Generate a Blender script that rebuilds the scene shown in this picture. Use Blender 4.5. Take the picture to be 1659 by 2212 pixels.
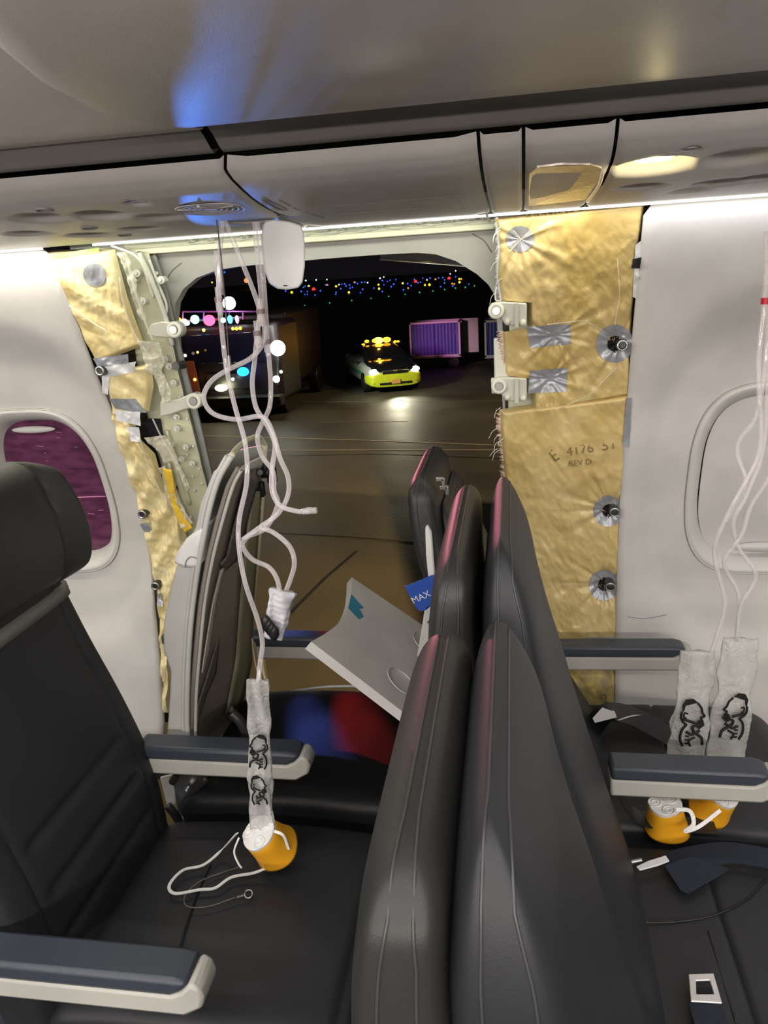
import bpy, bmesh, math, random
import numpy as np
from mathutils import Vector, Matrix, noise
from mathutils.bvhtree import BVHTree

for o in list(bpy.data.objects): bpy.data.objects.remove(o)
S = bpy.context.scene
COL = S.collection
random.seed(7)

# ------------------------------------------------------------------ camera
F, W, H, ZC = 1660.0, 1659.0, 2212.0, 1.5
psi, tht, rol = map(math.radians, (10.0, 17.1, 3.6))
FW = Vector((-math.sin(psi)*math.cos(tht), math.cos(psi)*math.cos(tht), -math.sin(tht)))
R0 = Vector((math.cos(psi), math.sin(psi), 0)); U0 = R0.cross(FW)
RR = R0*math.cos(rol) - U0*math.sin(rol); UU = U0*math.cos(rol) + R0*math.sin(rol)
CP = Vector((0, 0, ZC))
cam_d = bpy.data.cameras.new('camera'); cam = bpy.data.objects.new('camera', cam_d); COL.objects.link(cam)
m3 = Matrix((RR, UU, -FW)).transposed(); cam.matrix_world = Matrix.Translation(CP) @ m3.to_4x4()
cam_d.sensor_fit = 'VERTICAL'; cam_d.sensor_height = 24; cam_d.lens = 24*F/H
cam_d.clip_start = .02; cam_d.clip_end = 5000
S.camera = cam
def ray(px, py): return FW + RR*((px-W/2)/F) - UU*((py-H/2)/F)
def PY(px, py, y): d = ray(px, py); return CP + d*(y/d.y)
def PZ(px, py, z): d = ray(px, py); return CP + d*((z-ZC)/d.z)

# ------------------------------------------------------------------ world, lights, exposure
wd = bpy.data.worlds.new('night'); S.world = wd; wd.use_nodes = True
bg = wd.node_tree.nodes['Background']; bg.inputs[0].default_value = (.014, .012, .014, 1); bg.inputs[1].default_value = .15
S.view_settings.view_transform = 'Standard'; S.view_settings.look = 'None'
S.view_settings.exposure = 1.33; S.view_settings.gamma = 1; S.view_settings.use_curve_mapping = False
def light(name, kind, loc, target, power, color, size=None, size_y=None, **k):
    d = bpy.data.lights.new(name, kind); d.energy = power; d.color = color
    if kind == 'AREA':
        d.shape = 'RECTANGLE'; d.size = size; d.size_y = size_y
    elif size is not None: d.shadow_soft_size = size
    for a, v in k.items(): setattr(d, a, v)
    o = bpy.data.objects.new(name, d); COL.objects.link(o); o.location = loc
    v = Vector(target) - Vector(loc); o.rotation_euler = v.to_track_quat('-Z', 'Y').to_euler() 
    return o
def strip(name, x0, x1, y, z, ty, tz, power, color, w=.014):
    o = light(name, 'AREA', ((x0+x1)/2, y, z), ((x0+x1)/2, ty, tz), power, color, x1-x0, w)
    d = Vector((0, ty-y, tz-z)).normalized(); zax = -d; xax = Vector((1, 0, 0)); yax = zax.cross(xax)
    o.matrix_world = Matrix.Translation(o.location) @ Matrix((xax, yax, zax)).transposed().to_4x4()
    return o
WARM = (1, .93, .78)
strip('wash_light_aft', -2.6, -.86, 1.538, 1.588, 1.60, 1.2, 2.2, (1, .95, .80))
strip('wash_light_door', -.84, -.06, 1.538, 1.588, 1.66, 1.35, .30, (.95, 1, .85))
strip('wash_light_blanket', -.03, .15, 1.538, 1.588, 1.60, 1.3, .11, (1, .93, .72))
strip('wash_light_forward', .16, 2.2, 1.538, 1.588, 1.60, 1.2, .70, (.97, .96, 1))
strip('aisle_ceiling_light', -3, 3, -.55, 2.08, .35, 1.2, 14, (1, .96, .92), .10)
strip('aisle_ceiling_light_near', -3, 3, .10, 2.12, .10, 1.0, 10, (1, .97, .93), .10)
strip('opposite_wash_light', -3, 3, -1.5, 1.56, .6, 1.15, 30, (1, .94, .87), .05)
# truck beacon and added spots lighting the cabin, apron flood on the ground
light('added_blue_bin_spot', 'SPOT', (-6.6, 14, -1.6), (-.40, .81, 1.70), 1300, (.06, .25, 1), .22, spot_size=.036, spot_blend=.7)  # added spot, hidden by the column, for the blue patch on the bin
light('added_blue_cushion_spot', 'SPOT', (-3.7, 9.2, 2.3), (-.36, 1.25, .50), 330, (.14, .22, 1), .02, spot_size=.013, spot_blend=.35)  # added out of view, throws the blue patch on the window cushion; no mast
light('added_red_cushion_spot', 'SPOT', (-3.5, 9.2, 2.4), (-.27, 1.32, .50), 520, (1, .03, .04), .02, spot_size=.011, spot_blend=.3)  # red partner of the added cushion spot, likewise without a mast
light('truck_pink_beacon', 'SPOT', (-8.2, 23.2, .9), (-.10, 1.1, 1.1), 800, (1, .25, .35), .03, spot_size=.03, spot_blend=.6)
light('apron_flood_light', 'SPOT', (2, 5, 11), (-2.4, 10.5, -2.75), 4300, (1, .74, .36), .3, spot_size=1.15, spot_blend=1)

light('added_ground_flood', 'SPOT', (9, 24, 13), (-2, 19, -2.75), 3600, (1, .76, .45), .3, spot_size=1.5, spot_blend=1)  # extra flood added to brighten the ground farther out

# ------------------------------------------------------------------ materials
MATS = {}
def mat(name, col, rough=.5, metal=0, bump=0, bscale=200, spec=.5, coat=0, var=0, vscale=8, col2=None, trans=0, alpha=1, emit=None, es=1, sheen=0, stretch=None, ior=1.45):
    if name in MATS: return MATS[name]
    m = bpy.data.materials.new(name); m.use_nodes = True; nt = m.node_tree; b = nt.nodes['Principled BSDF']
    b.inputs['Base Color'].default_value = (*col, 1); b.inputs['Roughness'].default_value = rough
    b.inputs['Metallic'].default_value = metal; b.inputs['Specular IOR Level'].default_value = spec
    b.inputs['Coat Weight'].default_value = coat; b.inputs['Coat Roughness'].default_value = .18
    b.inputs['Transmission Weight'].default_value = trans; b.inputs['Alpha'].default_value = alpha; b.inputs['IOR'].default_value = ior
    if sheen: b.inputs['Sheen Weight'].default_value = sheen
    if emit: b.inputs['Emission Color'].default_value = (*emit, 1); b.inputs['Emission Strength'].default_value = es
    tc = nt.nodes.new('ShaderNodeTexCoord'); mp = nt.nodes.new('ShaderNodeMapping'); nt.links.new(tc.outputs['Object'], mp.inputs[0])
    if stretch: mp.inputs['Scale'].default_value = stretch
    n = nt.nodes.new('ShaderNodeTexNoise'); n.inputs['Scale'].default_value = vscale; n.inputs['Detail'].default_value = 5
    nt.links.new(mp.outputs[0], n.inputs[0])
    c2 = col2 if col2 else tuple(c*(1-.12) for c in col)
    rp = nt.nodes.new('ShaderNodeValToRGB'); rp.color_ramp.elements[0].position = .35; rp.color_ramp.elements[1].position = .65
    rp.color_ramp.elements[0].color = (*c2, 1); rp.color_ramp.elements[1].color = (*col, 1)
    nt.links.new(n.outputs['Fac'], rp.inputs[0]); nt.links.new(rp.outputs[0], b.inputs['Base Color'])
    if bump:
        n2 = nt.nodes.new('ShaderNodeTexNoise'); n2.inputs['Scale'].default_value = bscale; n2.inputs['Detail'].default_value = 3
        nt.links.new(tc.outputs['Object'], n2.inputs[0])
        bp = nt.nodes.new('ShaderNodeBump'); bp.inputs['Strength'].default_value = bump; bp.inputs['Distance'].default_value = .002
        nt.links.new(n2.outputs['Fac'], bp.inputs['Height']); nt.links.new(bp.outputs[0], b.inputs['Normal'])
    MATS[name] = m; return m
def emis(name, col, s):
    if name in MATS: return MATS[name]
    m = bpy.data.materials.new(name); m.use_nodes = True; nt = m.node_tree
    for n in list(nt.nodes): nt.nodes.remove(n)
    e = nt.nodes.new('ShaderNodeEmission'); o = nt.nodes.new('ShaderNodeOutputMaterial')
    e.inputs[0].default_value = (*col, 1); e.inputs[1].default_value = s; nt.links.new(e.outputs[0], o.inputs[0])
    MATS[name] = m; return m
M_LIN = mat('lining', (.60, .58, .555), .42, bump=.05, bscale=500)
M_BIN = mat('bin_plastic', (.64, .585, .545), .40, bump=.10, bscale=700, spec=.5)
M_PSU = mat('psu_plastic', (.53, .50, .48), .45, bump=.12, bscale=600)
M_PSUD = mat('psu_shade_and_marks', (.24, .225, .22), .45, bump=.1, bscale=600)  # darker grey stands for shade inside the recesses; grooves and rings share it
M_BAND = mat('band_grey', (.20, .185, .175), .5, bump=.1, bscale=600)
M_GAP = mat('gap_black', (.006, .006, .014), .7)
M_LEA = mat('leather_dark', (.022, .0225, .026), .50, bump=.10, bscale=700, spec=.42)
M_LEAF = mat('leather_brown_dark', (.026, .026, .025), .46, bump=.10, bscale=700, spec=.45)
M_STRAP = mat('headrest_band', (.16, .16, .145), .6)
M_ARMT = mat('armrest_pad', (.045, .053, .070), .38, bump=.2, bscale=500)
M_ARMB = mat('armrest_shell', (.47, .46, .42), .42)
M_GREY = mat('seat_shell_grey', (.54, .54, .51), .42, var=1)
M_TAUPE = mat('taupe_foam', (.33, .29, .25), .75, bump=.3, bscale=60, col2=(.25, .22, .19), vscale=3)
M_DTAUPE = mat('taupe_dark', (.14, .12, .115), .7)
M_CREAM = mat('cream_rim', (.62, .58, .42), .55)
M_BLKT = mat('insulation_yellow', (.66, .51, .24), .46, bump=.25, bscale=260, coat=.30, col2=(.50, .36, .12), vscale=9, stretch=(1, 1, .45))
M_BLKL = mat('insulation_pale', (.82, .72, .42), .45, bump=.25, bscale=260, coat=.3, col2=(.72, .57, .26), vscale=12)
M_FOAM = mat('raw_yellow_foam', (.85, .55, .05), .8, bump=1, bscale=120)
M_PINK = mat('torn_pink_edge', (.72, .52, .44), .7, bump=.6, bscale=200)
M_TAPE = mat('tape_grey', (.40, .41, .45), .33, metal=.25, bump=.25, bscale=60, col2=(.30, .31, .34), vscale=20)
M_TAPEW = mat('tape_white', (.72, .72, .73), .3, bump=.2, bscale=60)
M_PRIM = mat('primer_green', (.66, .65, .46), .42, bump=.2, bscale=30, col2=(.55, .55, .40), vscale=14)
M_PRIMW = mat('primer_white', (.66, .66, .57), .42)
M_SKIN = mat('skin_white', (.56, .55, .50), .45)
M_SKING = mat('skin_lip_grey', (.33, .34, .31), .4)
M_FIT = mat('fitting_ivory', (.70, .69, .60), .38)
M_STEEL = mat('steel', (.45, .45, .44), .28, metal=.9)
M_DARKM = mat('dark_metal', (.06, .06, .06), .35, metal=.6)
M_BLACK = mat('black_plastic', (.012, .012, .013), .4)
M_WHITE = mat('white_plastic', (.78, .77, .76), .38)
M_YEL = mat('mask_yellow', (.82, .38, .015), .42, coat=.2)
M_STRW = mat('elastic_white', (.85, .84, .82), .6)
M_NAVY = mat('belt_navy', (.010, .016, .030), .6, bump=.6, bscale=900)
M_TRAY = mat('tray_grey', (.72, .69, .67), .4, bump=.1, bscale=300)
M_BLUE = mat('card_blue', (.03, .09, .42), .35)
M_INK = mat('black_ink', (.008, .008, .008), .6)
M_GRN = mat('tag_green', (.45, .68, .18), .5)

def film(name, col, a, rough=.12):
    m = bpy.data.materials.new(name); m.use_nodes = True; nt = m.node_tree
    b = nt.nodes['Principled BSDF']; o = nt.nodes['Material Output']
    b.inputs['Base Color'].default_value = (*col, 1); b.inputs['Roughness'].default_value = rough; b.inputs['Specular IOR Level'].default_value = .8
    t = nt.nodes.new('ShaderNodeBsdfTransparent'); mx = nt.nodes.new('ShaderNodeMixShader')
    lw = nt.nodes.new('ShaderNodeLayerWeight'); lw.inputs[0].default_value = .35
    mr = nt.nodes.new('ShaderNodeMapRange'); mr.inputs[3].default_value = a; mr.inputs[4].default_value = min(1, a+.6)
    nt.links.new(lw.outputs['Facing'], mr.inputs[0]); nt.links.new(mr.outputs[0], mx.inputs[0])
    nt.links.new(t.outputs[0], mx.inputs[1]); nt.links.new(b.outputs[0], mx.inputs[2]); nt.links.new(mx.outputs[0], o.inputs[0])
    MATS[name] = m; return m
M_TUBE = film('clear_tube', (.88, .82, .84), .24, .05)
M_BAG = film('bag_film', (.70, .70, .68), .34, .15)
for _m in (M_BAG,):
    nt = _m.node_tree; n = nt.nodes.new('ShaderNodeTexNoise'); n.inputs['Scale'].default_value = 55; n.inputs['Detail'].default_value = 3; n.inputs['Distortion'].default_value = 1.5
    tc = nt.nodes.new('ShaderNodeTexCoord'); nt.links.new(tc.outputs['Object'], n.inputs[0]); bp = nt.nodes.new('ShaderNodeBump'); bp.inputs['Strength'].default_value = .9; bp.inputs['Distance'].default_value = .006
    nt.links.new(n.outputs['Fac'], bp.inputs['Height']); nt.links.new(bp.outputs[0], nt.nodes['Principled BSDF'].inputs['Normal'])
M_FILM = film('blanket_film', (.9, .86, .70), .28, .15)

# ------------------------------------------------------------------ helpers
def link(name, mesh, m, parent=None, smooth=True):
    if m is not None: mesh.materials.append(m)
    if smooth:
        for p in mesh.polygons: p.use_smooth = True
    o = bpy.data.objects.new(name, mesh); COL.objects.link(o)
    if parent is not None:
        o.parent = parent; o.matrix_parent_inverse = Matrix.Identity(4)
        o.location = -parent_origin(parent)
    return o
def parent_origin(p):
    v = Vector((0, 0, 0))
    while p is not None: v += p.location; p = p.parent
    return v
def raw(name, V, Fc, m, parent=None, smooth=True):
    me = bpy.data.meshes.new(name); me.from_pydata([tuple(v) for v in V], [], Fc); me.validate(); me.update()
    return link(name, me, m, parent, smooth)
def bmobj(name, bm, m, parent=None, smooth=True, bevel=0):
    bmesh.ops.recalc_face_normals(bm, faces=bm.faces)
    me = bpy.data.meshes.new(name); bm.to_mesh(me); bm.free()
    o = link(name, me, m, parent, smooth)
    if bevel:
        md = o.modifiers.new('bevel', 'BEVEL'); md.width = bevel; md.segments = 2; md.limit_method = 'ANGLE'
    if smooth: shade(me)
    return o
def shade(me):
    try: me.set_sharp_from_angle(angle=math.radians(40))
    except Exception: pass
def tag(o, label, cat, group=None, kind=None):
    if label: o['label'] = label
    if cat: o['category'] = cat
    if group: o['group'] = group
    if kind: o['kind'] = kind
    return o
def thing(name, label, cat, loc=(0, 0, 0), group=None):
    o = bpy.data.objects.new(name, None); COL.objects.link(o); o.location = loc; o.empty_display_size = .05
    return tag(o, label, cat, group)
def struct(o): o['kind'] = 'structure'; return o
def box(bm, c, s, mtx=None):
    r = bmesh.ops.create_cube(bm, size=1)
    M = Matrix.Translation(c) @ (mtx.to_4x4() if mtx else Matrix.Identity(4)) @ Matrix.Diagonal((*s, 1))
    bmesh.ops.transform(bm, matrix=M, verts=r['verts']); return r['verts']
def cyl(bm, a, b, r, n=16, r2=None):
    a, b = Vector(a), Vector(b); d = b-a; q = d.to_track_quat('Z', 'Y')
    M = Matrix.Translation((a+b)/2) @ q.to_matrix().to_4x4()
    return bmesh.ops.create_cone(bm, cap_ends=True, segments=n, radius1=r, radius2=r if r2 is None else r2, depth=d.length, matrix=M)['verts']
def sph(bm, c, r, n=12, sc=(1, 1, 1)):
    return bmesh.ops.create_uvsphere(bm, u_segments=n, v_segments=max(6, n//2+2), radius=r, matrix=Matrix.Translation(c) @ Matrix.Diagonal((*sc, 1)))['verts']
def crom(P, k=8):
    P = [Vector(p) for p in P]; out = []; Q = [P[0]*2-P[1]] + P + [P[-1]*2-P[-2]]
    for i in range(1, len(Q)-2):
        a, b, c, d = Q[i-1:i+3]
        for j in range(k):
            t = j/k; out.append(.5*((2*b)+(c-a)*t+(2*a-5*b+4*c-d)*t*t+(3*b-a-3*c+d)*t**3))
    out.append(P[-1].copy()); return out
def sweep(P, r, n=10, flat=None, up=(0, 0, 1), closed=False):
    """tube along P; flat=(w,t) sweeps a strap with given up vector"""
    V, Fc = [], []; N = len(P); prev = None
    for i, p in enumerate(P):
        t = (P[min(i+1, N-1)]-P[max(i-1, 0)])
        t = t.normalized() if t.length > 1e-9 else Vector((0, 0, 1))
        if prev is None:
            ref = Vector(up); 
            if abs(t.dot(ref)) > .95: ref = Vector((1, 0, 0))
            nrm = (ref - t*ref.dot(t)).normalized()
        elif flat: ref = Vector(up); nrm = ref - t*ref.dot(t); nrm = nrm.normalized() if nrm.length > .15 else prev
        else: nrm = (prev - t*prev.dot(t)).normalized()
        prev = nrm; bn = t.cross(nrm); ri = r[i] if isinstance(r, (list, tuple)) else r
        if flat:
            w, th = flat[0]/2, flat[1]/2
            for a, b in ((w, th), (-w, th), (-w, -th), (w, -th)): V.append(p+bn*a+nrm*b)
        else:
            for j in range(n): a = 2*math.pi*j/n; V.append(p+nrm*math.cos(a)*ri+bn*math.sin(a)*ri)
    if flat: n = 4
    for i in range(N-1):
        for j in range(n): a, b = i*n+j, i*n+(j+1) % n; Fc.append((a, b, b+n, a+n))
    Fc.append(tuple(range(n))[::-1]); Fc.append(tuple(range((N-1)*n, N*n)))
    return V, Fc
def tube(name, P, r, m, parent=None, k=8, n=10): V, Fc = sweep(crom(P, k), r, n); return raw(name, V, Fc, m, parent)
def strap(name, P, w, t, m, parent=None, up=(0, 0, 1), k=8):
    V, Fc = sweep(crom(P, k), 0, flat=(w, t), up=up); return raw(name, V, Fc, m, parent, smooth=False)
def loft(secs, n=32, e=.5, fn=None):
    """secs: (centre, U, V) ; superellipse exponent e (smaller = squarer)"""
    V, Fc = [], []
    for si, (c, U, Vv) in enumerate(secs):
        c, U, Vv = Vector(c), Vector(U), Vector(Vv)
        for j in range(n):
            a = 2*math.pi*j/n; ca, sa = math.cos(a), math.sin(a)
            u = math.copysign(abs(ca)**e, ca); v = math.copysign(abs(sa)**e, sa)
            p = c+U*u+Vv*v
            if fn: p = fn(p, u, v)
            V.append(p)
    N = len(secs)
    for i in range(N-1):
        for j in range(n): a, b = i*n+j, i*n+(j+1) % n; Fc.append((a, b, b+n, a+n))
    Fc.append(tuple(range(n))[::-1]); Fc.append(tuple(range((N-1)*n, N*n)))
    return V, Fc
def interp(x, xs, ys): return float(np.interp(x, xs, ys))
def prism(pts, d):
    """polygon of 3D points extruded by vector d"""
    n = len(pts); V = [Vector(p) for p in pts]+[Vector(p)+Vector(d) for p in pts]
    Fc = [tuple(range(n)), tuple(range(n, 2*n))[::-1]]+[(i, i+n, (i+1) % n+n, (i+1) % n) for i in range(n)]
    return V, Fc
def prism_obj(name, pts, d, m, parent=None, bevel=.002):
    V, Fc = prism(pts, d); bm = bmesh.new(); vs = [bm.verts.new(v) for v in V]
    for f in Fc: bm.faces.new([vs[i] for i in f])
    return bmobj(name, bm, m, parent, smooth=True, bevel=bevel)
def fbm(x, y, z=0, o=4): return noise.fractal(Vector((x, y, z)), 1.0, 2.0, o)

# ------------------------------------------------------------------ wall surface
WZ = [-.2, .33, .45, .6, .75, .87, .98, 1.1, 1.24, 1.35, 1.44, 1.53, 1.597, 1.7]; WY = [1.62, 1.708, 1.732, 1.755, 1.769, 1.768, 1.757, 1.730, 1.690, 1.655, 1.622, 1.587, 1.560, 1.53]
def yw(z): return interp(z, WZ, WY)
def WS(px, py, off=0):
    y = 1.65
    for _ in range(8): p = PY(px, py, y); y = yw(p.z)+off
    return PY(px, py, y)
# ------------------------------------------------------------------ cabin shell
def extr_profile(prof, x0, x1, nx=2):
    V, Fc = [], []; n = len(prof)
    for i in range(nx+1):
        x = x0+(x1-x0)*i/nx
        V += [Vector((x, y, z)) for y, z in prof]
    for i in range(nx):
        for j in range(n-1): a = i*n+j; Fc.append((a, a+1, a+n+1, a+n))
    return V, Fc
struct(raw('floor', [(-3.2, -1.75, 0), (3.2, -1.75, 0), (3.2, 1.68, 0), (-3.2, 1.68, 0), (-3.2, -1.75, -.05), (3.2, -1.75, -.05), (3.2, 1.68, -.05), (-3.2, 1.68, -.05)],
    [(0, 1, 2, 3), (7, 6, 5, 4), (0, 4, 5, 1), (3, 2, 6, 7), (0, 3, 7, 4), (1, 5, 6, 2)], mat('carpet', (.03, .035, .05), .9, bump=.8), smooth=False))
V, Fc = extr_profile([(-1.0, 2.0), (-.6, 2.12), (-.2, 2.19), (.2, 2.19), (.42, 2.14), (.5, 2.0), (.42, 2.0)], -3.2, 3.2); struct(raw('ceiling', V, Fc, M_LIN))
V, Fc = extr_profile([(-1.72, 0), (-1.71, .6), (-1.66, 1.1), (-1.56, 1.6)], -3.2, 3.2); struct(raw('wall_opposite', V, Fc, M_LIN))
V, Fc = extr_profile([(-1.56, 1.6), (-.95, 1.64), (-.62, 1.68), (-.5, 1.8), (-.62, 1.98), (-1.0, 2.0)], -3.2, 3.2)
tag(raw('overhead_bin', V, Fc, M_BIN), 'overhead bins across the aisle, behind the viewer and out of view', 'overhead bin')

def wall_panel(name, x0, x1, wc, hole=(.165, .225), z0=.30, z1=1.60):
    """lining panel with a real window hole and the scalloped recess around it"""
    cx, cz = wc; NA = 160; ts = [0, .03, .06, .10, .15, .2, .26, .3, .34, .38, .42, .46, .5, .55, .6, .7, .8, .9, 1.0]
    V, Fc = [], []
    def se(a, hw, hh, e=.62):
        c, s = math.cos(a), math.sin(a); return math.copysign(abs(c)**e, c)*hw, math.copysign(abs(s)**e, s)*hh
    angs = [2*math.pi*i/NA for i in range(NA)]
    for t in ts:
        for a in angs:
            ix, iz = se(a, *hole)
            c, s = math.cos(a), math.sin(a)
            k = min(((x1-cx) if c > 0 else (cx-x0))/max(abs(c), 1e-6), ((z1-cz) if s > 0 else (cz-z0))/max(abs(s), 1e-6))
            ox, oz = c*k, s*k
            x = cx+ix*(1-t)+ox*t; z = cz+iz*(1-t)+oz*t
            dx, dz = abs(x-cx)/.27, abs(z-cz)/.40
            d = (dx**2.6+dz**2.6)**(1/2.6)
            sm = min(1, max(0, (1.12-d)/.24)); sm = sm*sm*(3-2*sm)
            V.append(Vector((x, yw(z)+.022*sm, z)))
    n = NA
    for i in range(len(ts)-1):
        for j in range(n): a, b = i*n+j, i*n+(j+1) % n; Fc.append((a, b, b+n, a+n))
    # thickness lip at the outer border
    b0 = (len(ts)-1)*n; off = len(V)
    for j in range(n): V.append(V[b0+j]+Vector((0, .012, 0)))
    for j in range(n): Fc.append((b0+j, b0+(j+1) % n, off+(j+1) % n, off+j))
    return struct(raw(name, V, Fc, M_LIN))
WC1, WC2 = (-1.190, 1.010), (.560, 1.010)
wall_panel('wall_left', -2.6, -.953, WC1); wall_panel('wall_right', .243, 2.2, WC2)
def window(name, wc, shade):
    cx, cz = wc; root = bpy.data.objects.new(name, None); COL.objects.link(root); root.location = (cx, 1.67, cz); root['kind'] = 'structure'
    rings = [(.170, .230, .012), (.172, .232, .018), (.166, .226, .010), (.158, .218, .012), (.150, .210, .020), (.140, .200, .035), (.134, .194, .055), (.130, .190, .075)]
    V, Fc = [], []; n = 96
    for hw, hh, dy in rings:
        for j in range(n):
            a = 2*math.pi*j/n; c, s = math.cos(a), math.sin(a)
            x = cx+math.copysign(abs(c)**.62, c)*hw; z = cz+math.copysign(abs(s)**.62, s)*hh
            V.append(Vector((x, yw(z)+.022+dy-.018, z)))
    for i in range(len(rings)-1):
        for j in range(n): a, b = i*n+j, i*n+(j+1) % n; Fc.append((a, b, b+n, a+n))
    raw('window_frame', V, Fc, M_LIN, root)
    def plate(nm, dy, hw, hh, m, th=.004):
        pts = []
        for j in range(64):
            a = 2*math.pi*j/64; c, s = math.cos(a), math.sin(a)
            z = cz+math.copysign(abs(s)**.62, s)*hh; pts.append((cx+math.copysign(abs(c)**.62, c)*hw, yw(cz)-(z-cz)*.20+dy, z))
        return prism_obj(nm, pts, (0, th, 0), m, root, bevel=0)
    pane = mat('pane_purple_lit', (.16, .045, .10), .25, bump=.5, bscale=14, col2=(.075, .022, .052), vscale=6, stretch=(3, 1, 9), coat=.3)  # magenta in the pane colour stands for the purple-lit view outside
    if shade:
        p = plate('window_shade', .040, .136, .196, mat('shade', (.60, .58, .56), .45)); p['label'] = 'closed window shade'
        bm = bmesh.new(); sph(bm, (cx+.02, yw(cz-.172)+.045, cz-.172), .07, 24, (1, .14, .16)); bmobj('shade_handle', bm, M_LIN, root)
        plate('pane', .07, .14, .2, pane)
    else:
        plate('pane', .062, .133, .193, pane)
        g = bmesh.new(); cyl(g, (cx-.12, yw(cz)+.0665, cz-.03), (cx+.125, yw(cz)+.0655, cz-.025), .0012, 6)
        for k in range(26):
            xx = cx+random.uniform(-.11, .12); zz = cz+random.uniform(-.17, .16); L = random.uniform(.004, .02); yy = yw(cz)-(zz-cz)*.20+.0605
            cyl(g, (xx, yy, zz), (xx+L, yy, zz+random.uniform(-.003, .003)), .0005, 5)
        q = bmobj('pane_scratches', g, mat('scratch', (.75, .3, .55), .4), root); q['kind'] = 'stuff'
        bm = bmesh.new(); sph(bm, (cx+.0, yw(cz+.17)+.04, cz+.172), .06, 24, (1, .16, .15)); bmobj('shade_handle', bm, M_LIN, root)
window('window_1', WC1, False); window('window_2', WC2, True)

for P_ in (((1355, 1332), (1385, 1336), (1415, 1333), (1440, 1328)),):
    V, Fc = sweep(crom([WS(a, b, -.0003) for a, b in P_]), .0006, 5); struct(raw('trim_9', V, Fc, mat('pen_blue', (.15, .22, .32), .5)))
# trims closing the lining under the service panels and the dark slot beside the lining
for i, (xa, xb) in enumerate(((-2.6, -.953), (.243, 2.2))):
    V, Fc = prism([(xa, 1.556, 1.597), (xa, 1.575, 1.597), (xa, 1.575, 1.606), (xa, 1.556, 1.606)], (xb-xa, 0, 0))
    struct(raw('trim_%d' % (i+1), V, Fc, M_BAND, smooth=False))
V, Fc = prism([(-1.4, 1.60, .30), (-1.4, 1.72, .30), (-1.4, 1.72, .27), (-1.4, 1.60, .27)], (.62, 0, 0)); struct(raw('baseboard_left', V, Fc, M_BLACK, smooth=False))

# skin with rounded door opening
def skin():
    px = [(375, 700), (379, 655), (395, 625), (425, 600), (470, 583), (520, 575), (600, 568), (700, 559), (830, 549), (900, 546), (940, 549), (985, 564), (1030, 592), (1055, 615), (1070, 640)]
    inner = [WS(a, b, .10) for a, b in px]
    for xx, zz in ((-.022, 1.2), (-.018, .7), (-.018, .36), (-.06, .31), (-.74, .31), (-.800, .36), (-.800, .7), (-.800, 1.0), (-.805, 1.2)): inner.append(Vector((xx, 0, zz)))
    def outer(p):
        c = Vector((-.4, 0, .95)); d = Vector((p.x, 0, p.z))-c; k = min(.6/max(abs(d.x), 1e-5), (.70 if d.z > 0 else .8)/max(abs(d.z), 1e-5)); return c+d*k
    def curve(p, off=0): return Vector((p.x, yw(p.z)+.10+off, p.z))
    n = len(inner); V = []; Fc = []
    for p in inner: V.append(curve(p, .03))
    for p in inner: V.append(curve(p, 0))
    for t in (.25, .5, .75, 1):
        for p in inner: V.append(curve(p.lerp(outer(p), t), 0))
    for i in range(5):
        for j in range(n): a, b = i*n+j, i*n+(j+1) % n; Fc.append((a, b, b+n, a+n))
    o = struct(raw('wall_outer', V, Fc, M_SKIN)); shade(o.data); return inner
INNER = skin()
for k, P_ in enumerate((((352, 640), (358, 610), (372, 585), (392, 568)), ((1020, 505), (1045, 520), (1062, 545)))):
    V, Fc = sweep(crom([WS(a, b, .0995) for a, b in P_]), .0012, 6); struct(raw('trim_%d' % (7+k), V, Fc, M_PSUD))

# ------------------------------------------------------------------ service panels (grid with real dimples)
PYS = [1.03, 1.045, 1.07, 1.10, 1.16, 1.28, 1.42, 1.50, 1.555]; PZS = [1.655, 1.641, 1.630, 1.622, 1.615, 1.606, 1.601, 1.599, 1.597]
def zp(y): return interp(y, PYS, PZS)
def PP(px, py):
    z = 1.61
    for _ in range(12): p = PZ(px, py, z); z = .5*z+.5*zp(p.y)
    return p
def service_panel(xl, xr, label, dimples=(), step=.006, mt=None, tilt=0):
    """xl/xr: functions of y giving the curved seams"""
    ys = np.concatenate([np.linspace(1.03, 1.10, 10)[:-1], np.arange(1.10, 1.5551, step if dimples else .03)])
    if ys[-1] < 1.555: ys = np.append(ys, 1.555)
    x0m, x1m = xl(1.3), xr(1.3); nx = int(abs(x1m-x0m)/step) if dimples else 12
    V, Fc = [], []
    for y in ys:
        a, b = xl(y), xr(y)
        for i in range(nx+1):
            x = a+(b-a)*i/nx; z = zp(y)
            for (cx, cy, r, dp) in dimples:
                d = math.hypot(x-cx, y-cy)/r
                if d < 1: s = min(1, (1-d)/.55); z += dp*(s*s*(3-2*s))
            if i in (0, nx): z += .004
            V.append((x, y, z))
    m = nx+1
    for r_ in range(len(ys)-1):
        for i in range(nx): a = r_*m+i; Fc.append((a, a+1, a+m+1, a+m))
    root = thing('service_panel', label, 'ceiling panel', ((x0m+x1m)/2, 1.3, 1.62))
    raw('panel', V, Fc, mt or M_PSU, root); return root
def seam(pts):
    P = [PP(*p) for p in pts]; P.sort(key=lambda p: p.y)
    ys = [p.y for p in P]; xs = [p.x for p in P]
    return lambda y: interp(y, ys, xs)
g = .0022
sA = seam([(485, 356), (495, 380), (520, 412), (560, 445), (630, 480), (690, 496)])
sB = seam([(1031, 304), (1038, 350), (1045, 400), (1058, 452)])
sC = seam([(1131, 293), (1131, 350), (1131, 400), (1131, 446)])
sD = seam([(1336, 272), (1334, 310), (1320, 360), (1302, 400), (1275, 434)])
def sh(f, d): return lambda y: f(y)+d
dl = []
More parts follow.
